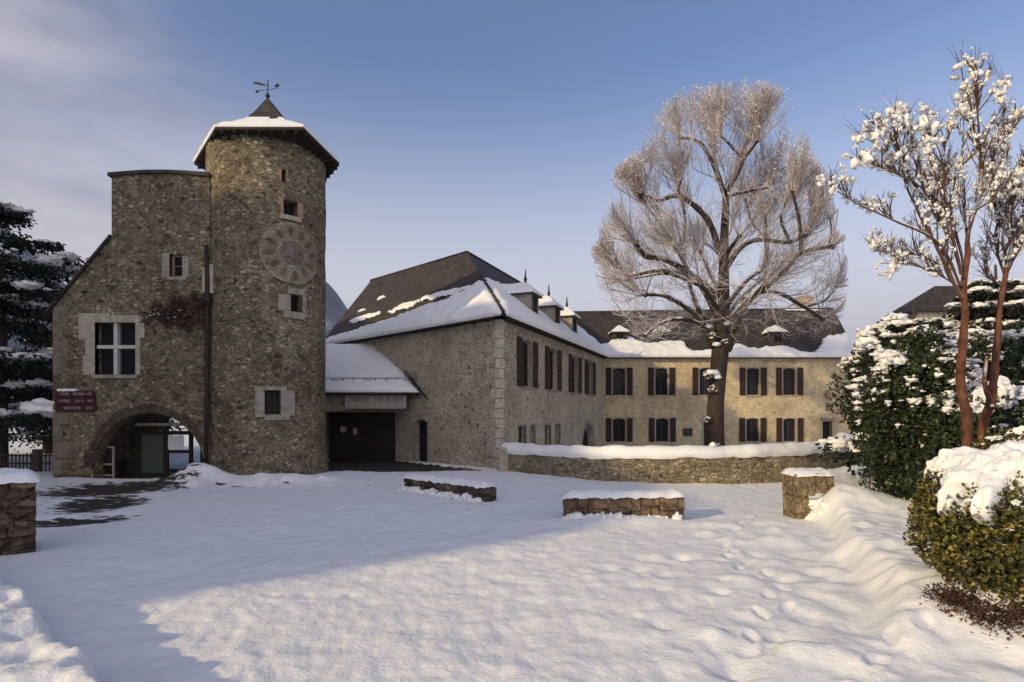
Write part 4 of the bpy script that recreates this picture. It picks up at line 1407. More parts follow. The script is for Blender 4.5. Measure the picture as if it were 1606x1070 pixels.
roof_snow(b, o3, e3, up3, n3, lambda v: 0.0, lambda v: (EF1 - EF0).length + v * (ru - (EF1 - EF0).length) / rv_ + .05, vb3, 3.8, .24, .14, .12, 22.0)
# little streaks of snow lying along the ridge
patch(b, o3, e3, up3, n3, 19, rv_ - .2, 3.5, .25, 0, 2.2, .06)
b.build('roof_snow', M['snow'], fx, True)
slope3 = n3.xy.length / n3.z
for px in (976, 1041, 1228):
    dormer(f3, fu(px), EZ + slope3 * (.8 + .45), 1.0, .95, fx, slope3, .8, .45, False, wallm='wood')
# chimney stub at the ridge end
b = MB(); b.box((23.8, 46.8, CZ + 8.75), (.45, .4, .7)); b.box((23.8, 46.8, CZ + 9.5), (.52, .47, .07)); b.build('chimney', M['render'], fx)
b = MB(); b.blob((23.8, 46.8, CZ + 9.62), (.45, .4, .12), .3, 2, 2); b.build('chimney_snow', M['snow'], fx, True)

# ------------------------------------------------------------------ porch between tower and manor
PY = 27.4
por = thing('porch_building', (-6.3, PY, 0), 'low entrance under a smooth snowy lean-to roof between tower and pale stone house', 'building')
b = MB()
pe0, pe1 = Vector((-10.1, PY, 3.38)), Vector((-4.42, PY, 3.38))
pt0, pt1 = Vector((-11.2, 31.2, 5.95)), Vector((-6.9, 31.0, 5.9))
th = Vector((0, 0, -.14))
b.poly([pe0, pe1, pt1, pt0]); b.poly([pe0 + th, pt0 + th, pt1 + th, pe1 + th]); b.poly([pe0 + th, pe1 + th, pe1, pe0]); b.poly([pe1 + th, pt1 + th, pt1, pe1])
b.build('roof', M['soffit'], por)
op, ep, upp, np_ = plane_axes(pe0, pe1, pt0)
lt = uvof(pt1, op, ep, upp); l0 = uvof(pt0, op, ep, upp); lp_ = (pe1 - pe0).length
b = MB(); roof_snow(b, op, ep, upp, np_, lambda v: v * l0[0] / l0[1], lambda v: lp_ + v * (lt[0] - lp_) / lt[1] - .03, lambda u: 9, l0[1], .20, .12, .12, 31.0)
b.build('roof_snow', M['snow'], por, True)
g = MB()
for k in range(9):
    u = .35 + k * .52
    p = op + ep * u + upp * .62 + np_ * .1
    g.tube([p, p + Vector((0, -.02, .26))], .018, 4)
for dz in (.24, .34):
    g.tube([op + ep * .2 + upp * .62 + Vector((0, 0, dz)), op + ep * (lp_ - .3) + upp * .62 + Vector((0, 0, dz))], .017, 4)
g.build('snow_guard', M['iron'], por)
g = MB(); g.tube([pe0 + Vector((0, -.06, -.1)), pe1 + Vector((0, -.06, -.1))], .07, 6); g.build('gutter', M['pipe'], por, True)
# front wall, doors set back
b = MB()
b.lbox((-9.4, 29.35, 2.35), (-5.3, 29.6, 4.6)); b.lbox((-9.4, PY + .55, 2.45), (-7.75, PY + .75, 3.45)); 
b.build('wall', M['manor'], por)
b = MB(); b.lbox((-10.4, 29.3, -.2), (-5.0, 29.4, 2.4))
for i in range(24): b.lbox((-9.9 + i * .2, 29.285, -.2), (-9.885 + i * .2, 29.3, 2.35))
dd = b.build('door', M['doorwood'], por)
b = MB(); b.lbox((-10.4, PY + .5, -.2), (-9.35, 29.3, 3.2)); b.build('side_wall', M['tower'], por)
b = MB()
a = P(533, 679, 29.28); c = P(544, 668, 29.28); r_ = .17; cc = (a + c) / 2
b.prism([cc + Vector((r_ * math.cos(q * math.pi / 6), -.03, r_ * math.sin(q * math.pi / 6))) for q in range(12)], (0, .02, 0)); b.build('round_plaque', M['board'], por)
b = MB(); a = P(554, 682, 29.27); c = P(560, 671, 29.27); b.lbox((a.x, 29.25, a.z), (c.x, 29.28, c.z)); b.build('notice', M['board'], por)
b = MB(); a = P(556, 692, 29.26); c = P(574, 684, 29.26); b.lbox((a.x, 29.26, a.z), (c.x, 29.282, c.z)); b.build('red_notice', M['redpaint'], por)
b = MB()
a = P(541, 641, PY + .1); c = P(637, 618, PY + .1)
b.lbox((a.x, PY + .1, a.z), (c.x, PY + .2, c.z)); 
sgn = b.build('sign_board', M['board'], por)
rr = random.Random(8)
b = MB()
for (x0, x1) in ((546, 580), (587, 611), (616, 632)):
    x = x0
    while x < x1 - 2:
        w_ = rr.uniform(2.6, 3.6); a = P(x, 630, PY + .1); c = P(x + w_, 622, PY + .1); st = .03
        b.lbox((a.x, PY + .095, a.z), (a.x + st, PY + .1, c.z))
        if rr.random() < .6: b.lbox((c.x - st, PY + .0952, a.z), (c.x, PY + .1, c.z))
        zz = [a.z, (a.z + c.z) / 2, c.z - st]
        for z_ in rr.sample(zz, 2): b.lbox((a.x + st, PY + .0951, z_), (c.x - st, PY + .1, z_ + st))
        x += w_ + 1.2
b.build('lettering', M['letter'], sgn)
b = MB()
vdn = ff1.n
for k in range(1):
    # dark flashing where the porch roof meets the manor wall
    b.prism([pe1 + Vector((.05, 0, .12)), pt1 + Vector((.0, 0, .25)), pt1 + Vector((.4, 0, .0)), pe1 + Vector((.75, .1, -.75))], vdn * .1)
b.build('verge_flashing', M['soffit'], por)

# ------------------------------------------------------------------ curved low wall
def catmull(pts, n=10):
    out = []
    p = [pts[0]] + list(pts) + [pts[-1]]
    for i in range(1, len(p) - 2):
        for k in range(n):
            t = k / n
            a, b_, c, d = [Vector(q) for q in p[i - 1:i + 3]]
            out.append(.5 * ((2 * b_) + (c - a) * t + (2 * a - 5 * b_ + 4 * c - d) * t * t + (3 * b_ - a - 3 * c + d) * t ** 3))
    out.append(Vector(pts[-1]))
    return out
cw = thing('curved_wall', (6, 19.3, 0), 'long low curved rubble wall with a thick cap of snow in front of the courtyard', 'wall')
path = catmull([(-.25, 23.55, .78), (1.5, 21.7, .78), (3.3, 20.2, .82), (5.5, 19.4, .87), (7.8, 19.4, .9), (10.0, 20.1, .95), (12.0, 21.4, 1.02), (13.6, 23.2, 1.1), (15.0, 26, 1.15)], 14)
def sweep(path, prof, jit=0, seed=0.0, vary=None):
    """prof: list of (side, z relative to path z) ; side + = towards the camera"""
    vs = []; fs = []; k = len(prof)
    for i, p in enumerate(path):
        t = (path[min(i + 1, len(path) - 1)] - path[max(i - 1, 0)]); t.z = 0; t.normalize()
        nn = Vector((t.y, -t.x, 0))
        for j, (sd, z) in enumerate(prof):
            q = Vector((p.x, p.y, 0)) + nn * sd + Vector((0, 0, z if z < -50 else p.z + z))
            if z <= -50: q.z = -.3
            if jit: q += Vector((noise.noise(q * 1.3 + Vector((seed, 0, 0))), noise.noise(q * 1.3 + Vector((0, seed, 5))), noise.noise(q * 2.1 + Vector((0, 9, seed))) * 1.0)) * jit
            vs.append(q)
    for i in range(len(path) - 1):
        for j in range(k - 1): fs.append((i * k + j, (i + 1) * k + j, (i + 1) * k + j + 1, i * k + j + 1))
    m = MB(); m.add(vs, fs + [tuple(range(k)), tuple((len(path) - 1) * k + j for j in range(k))[::-1]])
    return m
sweep(path, [(.24, -99), (.24, -.3), (.24, 0), (-.24, 0), (-.24, -99)], .03).build('wall', M['lowwall'], cw)
fine_path = []
for a_, b_ in zip(path, path[1:]):
    fine_path += [a_, a_.lerp(b_, .5)]
fine_path.append(path[-1])
sweep(fine_path, [(.27, -.05), (.33, .05), (.31, .18), (.2, .30), (0, .36), (-.2, .32), (-.31, .18), (-.29, -.03)], .07, 4).build('snow_cap', M['snow'], cw, True)
b = MB()
bp = P(791, 722, 23.2); b.box(bp + Vector((0, 0, -.1)), (.16, .16, .55), jit=.03); b.blob(bp + Vector((0, 0, .45)), (.2, .2, .1), .3, 2, 1)
b.build('end_stone', M['pale'], cw)

# ------------------------------------------------------------------ stone benches and gate post
def snow_slab(mb, fr, u0, u1, w0, w1, zt, th, seed, du=.09, over=.05):
    nu = max(4, int((u1 - u0 + 2 * over) / du)); nw = max(5, int((abs(w1 - w0) + 2 * over) / du))
    vs = []; fs = []
    for i in range(nu + 1):
        for j in range(nw + 1):
            u = u0 - over + (u1 - u0 + 2 * over) * i / nu; w = w0 - over + (w1 - w0 + 2 * over) * j / nw
            ed = min(i / nu, 1 - i / nu) * (u1 - u0 + 2 * over); ew = min(j / nw, 1 - j / nw) * (w1 - w0 + 2 * over)
            k = sstep(-.02, .14, min(ed, ew))
            q = fr.p(u, zt, w)
            t = th * k * (1 + .6 * noise.noise(q * 2.3 + Vector((seed, 0, 0))) + .4 * noise.noise(q * 6.1 + Vector((seed, 0, 0)))) - (1 - k) * .05 * (1 + noise.noise(q * 7))
            vs.append(q + Vector((0, 0, t)))
    for i in range(nu):
        for j in range(nw):
            q = i * (nw + 1) + j; fs.append((q, q + nw + 1, q + nw + 2, q + 1))
    mb.add(vs, fs)
def bench(p0, p1, ztop, depth, label, mat, seed):
    p0, p1 = Vector((p0[0], p0[1], 0)), Vector((p1[0], p1[1], 0))
    t = thing('stone_bench', p0, label, 'stone bench', 'low stone benches buried in the snow')
    fr = Fr(p0, (p1 - p0)[:2]); Ln = (p1 - p0).length
    rr = random.Random(seed)
    b = MB(); u = 0
    while u < Ln - .02:
        l = min(rr.uniform(.22, .5), Ln - u)
        if Ln - u - l < .15: l = Ln - u
        zsplit = ztop * rr.uniform(.4, .6)
        random.seed(int(u * 100) + seed)
        fr.box(b, u + .008, u + l - .008, zsplit + .008, ztop - rr.uniform(0, .03), -depth, -rr.uniform(0, .04), jit=.012)
        fr.box(b, u + .012, u + l * .55, -.25, zsplit - .008, -depth, -rr.uniform(.02, .07), jit=.014)
        fr.box(b, u + l * .55 + .01, u + l - .01, -.25, zsplit - .004, -depth, -rr.uniform(.02, .07), jit=.014)
        u += l
    fr.box(b, .03, Ln - .03, -.25, ztop - .04, -depth + .02, -.09)
    b.build('stonework', M[mat], t)
    s = MB(); snow_slab(s, fr, 0, Ln, -depth, 0, ztop + .0, .09, seed * 1.3); s.build('snow_cap', M['snow'], t, True)
    s = MB()   # snow drifted against its foot
    for i in range(int(Ln / .12)):
        u = i * .12 + rr.uniform(-.05, .05)
        z = rr.uniform(-.02, .08)
        s.blob(fr.p(u, z, .06), (rr.uniform(.08, .17), rr.uniform(.10, .18), rr.uniform(.06, .15)), .35, 2, 2)
    s.build('foot_drift', M['snow'], t, True)
bench((1.13, 12.3), (3.72, 12.35), .55, .48, 'low stone bench of orange and dark blocks in the middle of the snowy yard', 'bench', 3)
bench((-3.28, 17.3), (-.72, 14.95), .42, .45, 'dark slanting stone bench half buried in snow nearer the tower', 'benchd', 6)
gp = thing('gate_post', (6.2, 12.5, 0), 'short post of cut blocks in the snow at the right end of the yard', 'gate post')
fr = Fr((6.18, 12.5, 0), (1, 0))
random.seed(2)
b = MB()
fr.box(b, 0, .30, -.2, .52, -.6, 0, jit=.015); fr.box(b, -.01, .41, .53, .98, -.6, .01, jit=.012); fr.box(b, .42, .85, .56, 1.0, -.6, .0, jit=.02)
b.build('blocks', M['pillar'], gp)
s = MB(); snow_slab(s, fr, 0, .85, -.6, 0, 1.0, .08, 4); s.build('snow_cap', M['snow'], gp, True)
s = MB()
for i in range(16): s.blob(fr.p(random.uniform(.42, 1.1), random.uniform(.0, .36), random.uniform(-.1, .3)), (random.uniform(.13, .26),) * 2 + (random.uniform(.1, .2),), .35, 2, 2)
s.build('foot_drift', M['snow'], gp, True)
lw = thing('stone_wall_end', (-8.2, 9.7, 0), 'square end of a dark dry stone wall topped with snow, at the left edge', 'wall')
fr = Fr((-7.98 - 3.68 * .77, 9.62 - 3.68 * .637, 0), (.77, .637)); b = MB(); random.seed(4)
rows = 9
for i in range(rows):
    z0_, z1_ = -.2 + 1.42 * i / rows, -.2 + 1.42 * (i + 1) / rows
    u = 0 
    while u < 3.68:
        l = min(random.uniform(.22, .55), 3.68 - u)
        if 3.68 - u - l < .12: l = 3.68 - u
        fr.box(b, u + .006, u + l - .006, z0_ + .005, z1_ - .005, -.7, -random.uniform(0, .05), jit=.012)
        u += l
fr.box(b, .02, 3.64, -.2, 1.2, -.69, -.08)
b.build('wall', M['drystone'], lw)
s = MB(); snow_slab(s, fr, 0, 3.68, -.7, 0, 1.22, .13, 7); s.build('snow_cap', M['snow'], lw, True)

# ------------------------------------------------------------------ fence, left background
fn = thing('wooden_fence', (-19, 24.2, 0), 'weathered wooden picket fence beside the left corner of the gatehouse', 'fence')
fy = 23.0
b = MB()
for z in (.3, .62): b.lbox((-25, fy, z), (-16.9, fy + .05, z + .07))
b.build('rail', M['wood'], fn)
b = MB()
x = -25
while x < -16.95:
    b.lbox((x, fy - .03, .02), (x + .05, fy - .002, .74 + random.uniform(-.03, .03))); x += .15
b.build('picket', M['wood'], fn)
for x in (-23.4, -21.3, -19.2, -17.4):
    b = MB(); b.lbox((x, fy - .05, -.2), (x + .13 * (2.2 if x == -19.2 else 1), fy + .1, .9)); b.build('post', M['wood'], fn)

# ------------------------------------------------------------------ trees
def branchy(rv, start, d, length, r0, segs, wob, upb, r1=None):
    pts = [Vector(start)]; d = Vector(d).normalized(); rad = [r0]
    r1 = r0 * .3 if r1 is None else r1
    for i in range(segs):
        d = (d + Vector((rv.gauss(0, wob), rv.gauss(0, wob), rv.gauss(0, wob) + upb))).normalized()
        pts.append(pts[-1] + d * (length / segs)); rad.append(r0 + (r1 - r0) * (i + 1) / segs)
    return pts, rad
def at(pts, f):
    k = f * (len(pts) - 1); i = min(int(k), len(pts) - 2); return pts[i].lerp(pts[i + 1], k - i), (pts[i + 1] - pts[i]).normalized()

def big_tree():
    rv = random.Random(21)
    D = 30.0
    base = P(1122, 730, D); base.z = 0
    T = thing('tall_bare_tree', base, 'tall bare pollarded tree with frosted round crown standing in the courtyard', 'tree')
    def pp(px, py, dd=0): return P(px, py, D) + Vector((0, dd, 0)) if False else P(px, py, D + dd)
    trunk = [(1121, 728, .58), (1121, 690, .50), (1122, 640, .43), (1126, 590, .42), (1130, 545, .45), (1132, 515, .40), (1134, 480, .34), (1135, 430, .27), (1136, 370, .22), (1139, 306, .17)]
    b = MB()
    tp = catmull([P(x, y, D) for x, y, r in trunk], 4)
    rr_ = []
    for i in range(len(tp)):
        f = i / 4; k = min(int(f), len(trunk) - 2); rr_.append(trunk[k][2] + (trunk[k + 1][2] - trunk[k][2]) * (f - k))
    b.tube(tp, rr_, 12)
    # burrs
    for (x, y, r) in ((1112, 590, .3), (1118, 612, .25), (1140, 540, .3), (1118, 530, .28), (1110, 660, .2)):
        b.blob(P(x, y, D - .3), r, .4, 2, 2)
    b.build('trunk', M['bark'], T, True)
    limbs = [
        ([(1138, 310), (1118, 255), (1095, 222), (1066, 216)], .13, 0, 1.0),
        ([(1138, 305), (1160, 262), (1172, 222), (1190, 200)], .14, 0, -.8),
        ([(1163, 255), (1180, 232), (1188, 222)], .09, -.5, -1.2),
        ([(1118, 258), (1122, 230), (1118, 214)], .08, .4, 1.2),
        ([(1165, 250), (1140, 222), (1130, 214)], .07, -.3, -1.),
        ([(1139, 308), (1180, 298), (1206, 294)], .10, 0, .5),
        ([(1128, 395), (1110, 345), (1068, 308), (1032, 314), (1005, 304)], .15, 0, -1.5),
        ([(1070, 310), (1064, 300), (1066, 286)], .10, -.9, -1.2),
        ([(1132, 470), (1085, 432), (1045, 408), (1012, 402), (998, 382)], .17, 0, -1.8),
        ([(1082, 430), (1055, 380), (1036, 352), (1015, 325)], .09, -.8, -.2),
        ([(1126, 500), (1090, 438), (1035, 424), (988, 432), (972, 418)], .15, 0, 2.0),
        ([(1100, 450), (1050, 430), (1010, 434), (985, 440)], .08, 1, 2.4),
        ([(1132, 468), (1112, 425), (1100, 396)], .11, 0, 1.6),
        ([(1139, 420), (1162, 388), (1190, 376), (1235, 380), (1262, 370)], .14, 0, -1.2),
        ([(1142, 505), (1175, 470), (1210, 443), (1232, 422), (1258, 396), (1305, 386)], .17, 0, -1.6),
        ([(1140, 480), (1170, 440), (1198, 418), (1203, 380), (1200, 340)], .13, 0, 1.8),
        ([(1140, 520), (1168, 468), (1215, 458), (1262, 482), (1290, 500)], .14, 0, 1.2),
        ([(1118, 545), (1095, 498), (1048, 466), (1012, 462)], .15, 0, -1.5),
        ([(1115, 535), (1100, 510), (1067, 500), (1035, 508), (1012, 526)], .12, 0, -2.2),
        ([(1142, 550), (1152, 515), (1172, 478), (1200, 445)], .15, -.3, -2.4),
        ([(1124, 555), (1104, 505), (1084, 455), (1072, 400)], .14, .3, 2.4),
        ([(1256, 398), (1254, 350), (1243, 300)], .10, -1.4, -1.8),
        ([(1012, 316), (998, 298), (990, 285)], .07, -1.4, -1.0),
        ([(990, 434), (965, 420), (952, 400)], .07, 2.0, 1.4),
        ([(1295, 388), (1304, 370), (1302, 345)], .06, -1.5, -1.0),
        ([(1262, 372), (1275, 345), (1272, 320)], .07, -1.2, 0),
        ([(1262, 482), (1295, 470), (1310, 450)], .07, 1.0, 1.5),
        ([(1203, 378), (1180, 350), (1172, 325)], .08, 1.4, 1.6),
        ([(1240, 382), (1225, 345), (1232, 318)], .08, -1.2, -.6),
        ([(1068, 308), (1075, 345), (1070, 390)], .06, -1.1, -1.5),
        ([(1136, 380), (1150, 350), (1150, 330)], .07, 0, 3.2),
        ([(1134, 440), (1140, 400), (1160, 370)], .12, 0, -4.6),
        ([(1134, 440), (1128, 400), (1105, 380)], .12, 0, 4.8),
        ([(1134, 360), (1140, 310), (1125, 280)], .10, 0, -3.6),
        ([(1134, 500), (1110, 460), (1090, 440)], .12, 0, -5.0),
        ([(1134, 500), (1180, 450), (1210, 430)], .12, 0, 5.0),
    ]
    # crown envelope in pixel terms
    env = [(122, 1160, 1200), (136, 1070, 1235), (175, 1018, 1262), (230, 1005, 1275), (262, 962, 1295), (330, 948, 1312), (400, 924, 1330), (450, 930, 1332), (500, 960, 1325), (540, 1000, 1300)]
    def inside(p, m=0.0):
        k = p.y / F
        px = 803 + p.x / k; py = 650 - (p.z - CZ) / k
        if py < env[0][0] or py > 545: return False
        for (y0, a0, b0), (y1, a1, b1) in zip(env, env[1:]):
            if y0 <= py <= y1:
                f = (py - y0) / (y1 - y0); l, r = a0 + (a1 - a0) * f, b0 + (b1 - b0) * f
                n_ = 9 * noise.noise(Vector((py * .05, 1 if px < 1130 else 5, 0)))
                if not (l + n_ < px < r + n_): return False
                w = (r - l) / 2 * D / F
                return abs(p.y - D) < w * math.sqrt(max(0.02, 1 - ((px - (l + r) / 2) / ((r - l) / 2)) ** 2)) + 1
        return False
    cc = P(1130, 420, D)
    tw = MB()
    ntw = 0; TIPS = []
    lb = MB()
    for pts, r, d0, d1 in limbs:
        k = len(pts)
        P3 = [P(x, y, D + d0 + (d1 - d0) * (i / (k - 1))) for i, (x, y) in enumerate(pts)]
        cp_ = catmull(P3, 5)
        rs_ = [1.08 * r * (1.05 - .5 * i / (len(cp_) - 1)) * (1 + .12 * noise.noise(Vector((i * 1.7, r * 50, 0)))) for i in range(len(cp_))]
        l = MB(); l.tube(cp_, rs_, 8)
        l.blob(cp_[-1], r * .95, .4, 2, 1)
        l.build('limb', M['bark'], T, True)
        # secondary branches
        NF = 8 if abs(d1) < 3 else 3
        nsec = max(3, int(len(cp_) * .42)) + NF
        for q in range(nsec):
            f = .22 + .78 * (q + rv.random()) / (nsec - NF) if q < nsec - NF else 1.0
            f = min(f, .999)
            p, td = at(cp_, f)
            fan = q >= nsec - NF
            out_ = (p - cc); out_.normalize()
            dd = (out_ * .7 + td * .35 + Vector((rv.gauss(0, .45), rv.gauss(0, .45), .55 + rv.gauss(0, .3))))
            ln = rv.uniform(1.0, 2.0)
            if fan:
                dd = out_ * .75 + td * .2 + Vector((rv.gauss(0, .65), rv.gauss(0, .55), .45 + rv.gauss(0, .45)))
                ln = rv.uniform(1.5, 2.9)
            sp, sr = branchy(rv, p, dd, ln, .030 + .014 * (f > .95), 6, .10, .05, .010)
            while len(sp) > 2 and not inside(sp[-1]): sp.pop(); sr.pop()
            if len(sp) < 3: continue
            tw.tube(sp, sr, 4, cap=False)
            nt_ = rv.randint(8, 12)
            for w_ in range(nt_):
                f2 = .08 + .92 * (w_ + rv.random()) / nt_
                p2, td2 = at(sp, min(f2, .999))
                d2 = (td2 * .8 + out_ * .5 + Vector((rv.gauss(0, .5), rv.gauss(0, .5), rv.gauss(.25, .4))))
                l2 = rv.uniform(.8, 1.9)
                s2, r2 = branchy(rv, p2, d2, l2, .011, 4, .09, .04, .005)
                if not inside(s2[-1]): 
                    s2 = s2[:3]; r2 = r2[:3]
                    if not inside(s2[-1]): continue
                tw.tube(s2, r2, 3, cap=False); ntw += 1
                for z_ in range(rv.randint(4, 7)):
                    f3_ = .1 + .9 * rv.random()
                    p3, td3 = at(s2, min(f3_, .999))
                    d3 = td3 * .9 + Vector((rv.gauss(0, .55), rv.gauss(0, .55), rv.gauss(.2, .4)))
                    l3 = rv.uniform(.35, .95)
                    s3, r3 = branchy(rv, p3, d3, l3, .0075, 2, .12, .05, .0035)
                    if inside(s3[-1]): tw.tube(s3, r3, 3, cap=False); ntw += 1; TIPS.append(s3[-1])
    tag(tw.build('twigs', M['twig'], T), kind='stuff')
    # tufts of snow caught in the outer crown
    s = MB()
    for q in rv.sample(TIPS, min(3400, len(TIPS))):
        k_ = rv.uniform(.3, 1) * (1.0 if q.z > 13 else .6)
        s.blob(q, (.055 * k_, .055 * k_, .035 * k_), .7, 2, 0)
    tag(s.build('snow_tufts', M['snow'], T, True), kind='stuff')
    s = MB()
    for (x, y, r) in ((1117, 585, .34), (1125, 592, .22), (1124, 540, .2), (1112, 512, .18), (1140, 508, .15), (1139, 305, .22)):
        s.blob(P(x, y, D - .45), (r, r * .8, r * .5), .35, 2, 2)
    s.build('trunk_snow', M['snow'], T, True)
big_tree()

def snow_shrub(name, p, r, label, group=None):
    rv = random.Random(int(abs(p[0]) * 100))
    t = thing(name, p, label, 'shrub', group)
    b = MB()
    for i in range(500):
        d = Vector((rv.gauss(0, 1), rv.gauss(0, 1), abs(rv.gauss(0, 1)))).normalized() * rv.uniform(.5, 1) * r
        leaf(b, Vector(p) + d + Vector((0, 0, r * .2)), rv.uniform(.05, .1), rv)
    b.build('foliage', M['hedge'], t)
    b = MB()
    for i in range(12):
        d = Vector((rv.uniform(-.8, .8), rv.uniform(-.8, .5), rv.uniform(.6, 1.05))) * r
        b.blob(Vector(p) + d, (rv.uniform(.2, .4) * r,) * 2 + (rv.uniform(.12, .22) * r,), .35, 2, 2)
    b.build('snow', M['snow'], t, True)
snow_shrub('shrub', (10.3, 28.9, .0), .75, 'small snow covered shrub at the foot of the big tree behind the curved wall')

# ---- leafy bushes
def bush(name, c, r, nleaf, ls, mat, label, seed, snow_n=40, snow_r=(.1, .22), cap=None, lump=.3, group=None, cat='bush', stems=True, flare=.35, top_snow=1.0, bias=0.0):
    rv = random.Random(seed)
    c = Vector(c)
    t = thing(name, (c.x, c.y, c.z - r[2]), label, cat, group)
    off = Vector((seed * 3.1, 0, 0))
    def surf(d):
        k = 1 + lump * noise.noise(d * 1.7 + off) * 1.4 + lump * .6 * noise.noise(d * 4.2 + off)
        return Vector((d.x * r[0], d.y * r[1], d.z * r[2])) * k
    b = MB()
    for i in range(nleaf):
        d = Vector((rv.gauss(0, 1), rv.gauss(0, 1), rv.gauss(0, 1))).normalized()
        f = 1 - abs(rv.gauss(0, .13))
        if rv.random() < .2: f = rv.uniform(.4, .95)
        p = c + surf(d) * f
        if d.z < 0: p.x = c.x + (p.x - c.x) * (1 + flare * -d.z); p.y = c.y + (p.y - c.y) * (1 + flare * -d.z)
        if p.z < c.z - r[2] * .98: continue
        if cap and d.z > .2 and rv.random() < .12: p += d * rv.uniform(.02, .08)
        leaf(b, p, ls * rv.uniform(.6, 1.35), rv, (d + Vector((0, 0, .5))) * .5)
    b.build('foliage', M[mat], t)
    if stems:
        b = MB()
        for i in range(26):
            a = rv.uniform(0, 6.28); q = Vector((math.cos(a), math.sin(a), rv.uniform(-.2, 1))).normalized()
            s0 = Vector((c.x + math.cos(a) * r[0] * .2, c.y + math.sin(a) * r[1] * .2, c.z - r[2] * 1.0))
            s1 = c + surf(q) * .85
            b.tube([s0, s0.lerp(s1, .5) + Vector((0, 0, .1)), s1], [.03, .02, .008], 5)
        b.build('stems', M['wood'], t)
    s = MB()
    cl = [Vector((rv.gauss(0, 1), rv.gauss(0, 1) - .3, abs(rv.gauss(0, .9)) + bias)).normalized() for _ in range(max(6, snow_n // 4))]
    for i in range(int(snow_n * 2.2)):
        d = (rv.choice(cl) + Vector((rv.gauss(0, .22), rv.gauss(0, .22), rv.gauss(0, .16)))).normalized()
        if rv.random() > sstep(-.45, .95, d.z) + .06: continue
        p = c + surf(d) * rv.uniform(.93, 1.02)
        q = rv.uniform(*snow_r) * rv.uniform(.35, 1.1) * (.55 + .6 * max(d.z, 0))
        s.blob(p, (q * rv.uniform(.7, 1.2), q * rv.uniform(.7, 1.1), q * rv.uniform(.4, .75)), .7, 2.2, 2 if q > .07 else 1)
        for _ in range(3):
            s.blob(p + Vector((rv.gauss(0, q), rv.gauss(0, q * .8), rv.gauss(-.2, .5) * q)), (q * rv.uniform(.2, .5), q * rv.uniform(.2, .5), q * rv.uniform(.12, .35)), .6, 2.5, 1)
    if cap:
        # ragged snow cap draped over the top
        n1_, n2_ = 240, 80
        vs = []; fs = []; keep = {}
        for i in range(n1_):
            for j in range(n2_ + 1):
                a = 2 * math.pi * i / n1_; th_ = (j / n2_) * cap * 1.25
                d = Vector((math.sin(th_) * math.cos(a), math.sin(th_) * math.sin(a), math.cos(th_)))
                ca_ = Vector((math.cos(a), math.sin(a), 0))
                lim = cap * (.66 + .34 * noise.noise(ca_ * 1.6 + off) + .26 * noise.noise(ca_ * 4.5 + off) + .16 * noise.noise(ca_ * 12 + off))
                lim = min(lim, lim - .9 * max(0, -.12 - noise.noise(d * 3.2 + off * 2)))
                k = 1 + lump * noise.noise(d * 1.7 + off) * 1.4 + lump * .6 * noise.noise(d * 4.2 + off)
                e_ = lim - th_
                th2 = .085 * sstep(-.02, .22, e_) * (1 + .5 * noise.noise(d * 4 + off) + .45 * noise.noise(d * 10 + off) + .35 * noise.noise(d * 23 + off)) - .05 - .16 * sstep(0.0, -.12, e_)
                p = c + Vector((d.x * r[0], d.y * r[1], d.z * r[2])) * k + d * th2 + Vector((0, 0, .03 * sstep(0, .2, e_)))
                vs.append(p); keep[i, j] = e_ > -.16
        for i in range(n1_):
            for j in range(n2_):
                i2 = (i + 1) % n1_
                if keep[i, j + 1] and keep[i2, j + 1]:
                    q = i * (n2_ + 1) + j; q2 = i2 * (n2_ + 1) + j
                    fs.append((q, q + 1, q2 + 1, q2))
        s.add(vs, fs)
    s.build('snow', M['snow'], t, True)
    return t
g_ = 'snowy evergreen bushes along the right side'
bush('laurel_bush', (5.62, 6.35, 1.03), (1.10, .95, .88), 24000, .031, 'laurel', 'yellow green variegated bush with a big cap of snow, nearest at the right edge', 51, 50, (.04, .10), 1.55, .13, g_, bias=-.1, flare=-.12)
# brown fallen leaves at its foot
b = MB(); rv = random.Random(9)
for i in range(5200):
    a = rv.uniform(3.1, 6.4); q = rv.gauss(.74, .10)
    x, y = 5.55 + math.cos(a) * 1.15 * q, 6.3 + math.sin(a) * 1.0 * q
    leaf(b, (x, y, Hg(x, y, False) + rv.uniform(.0, .14)), rv.uniform(.010, .028), rv, Vector((0, 0, .6)))
tag(b.build('leaf_litter', M['redleaf']), 'reddish brown fallen leaves and stems under the variegated bush', 'leaf litter', kind='stuff')

bush('evergreen_bush', (9.05, 12.7, 2.2), (1.15, 1.2, 1.95), 15000, .060, 'hedge', 'tall dark green bush speckled with snow, at the right end of the curved wall', 52, 110, (.05, .16), None, .22, g_)
bush('evergreen_bush', (9.6, 11.4, 1.55), (1.55, 1.0, 1.35), 13000, .060, 'hedge', 'dark green bush with a flat snowy top just left of the orange trunks', 53, 60, (.06, .15), .75, .22, g_)
bush('evergreen_bush', (11.9, 13.0, 2.2), (1.9, 1.5, 2.1), 12000, .07, 'hedge', 'large dark bush behind the orange trunks at the right edge', 54, 50, (.06, .16), None, .3, g_)
bush('evergreen_bush', (8.0, 8.2, 1.2), (1.1, .8, .95), 9000, .05, 'laurel', 'snow dusted leafy bush at the right edge behind the variegated bush', 55, 50, (.05, .12), .9, .3, g_)
bush('evergreen_bush', (15.5, 24.5, 3.4), (1.2, 1.4, 2.3), 5000, .10, 'hedge', 'pale frosted shrub beside the right end of the far wing', 56, 130, (.12, .34), None, .4, g_)

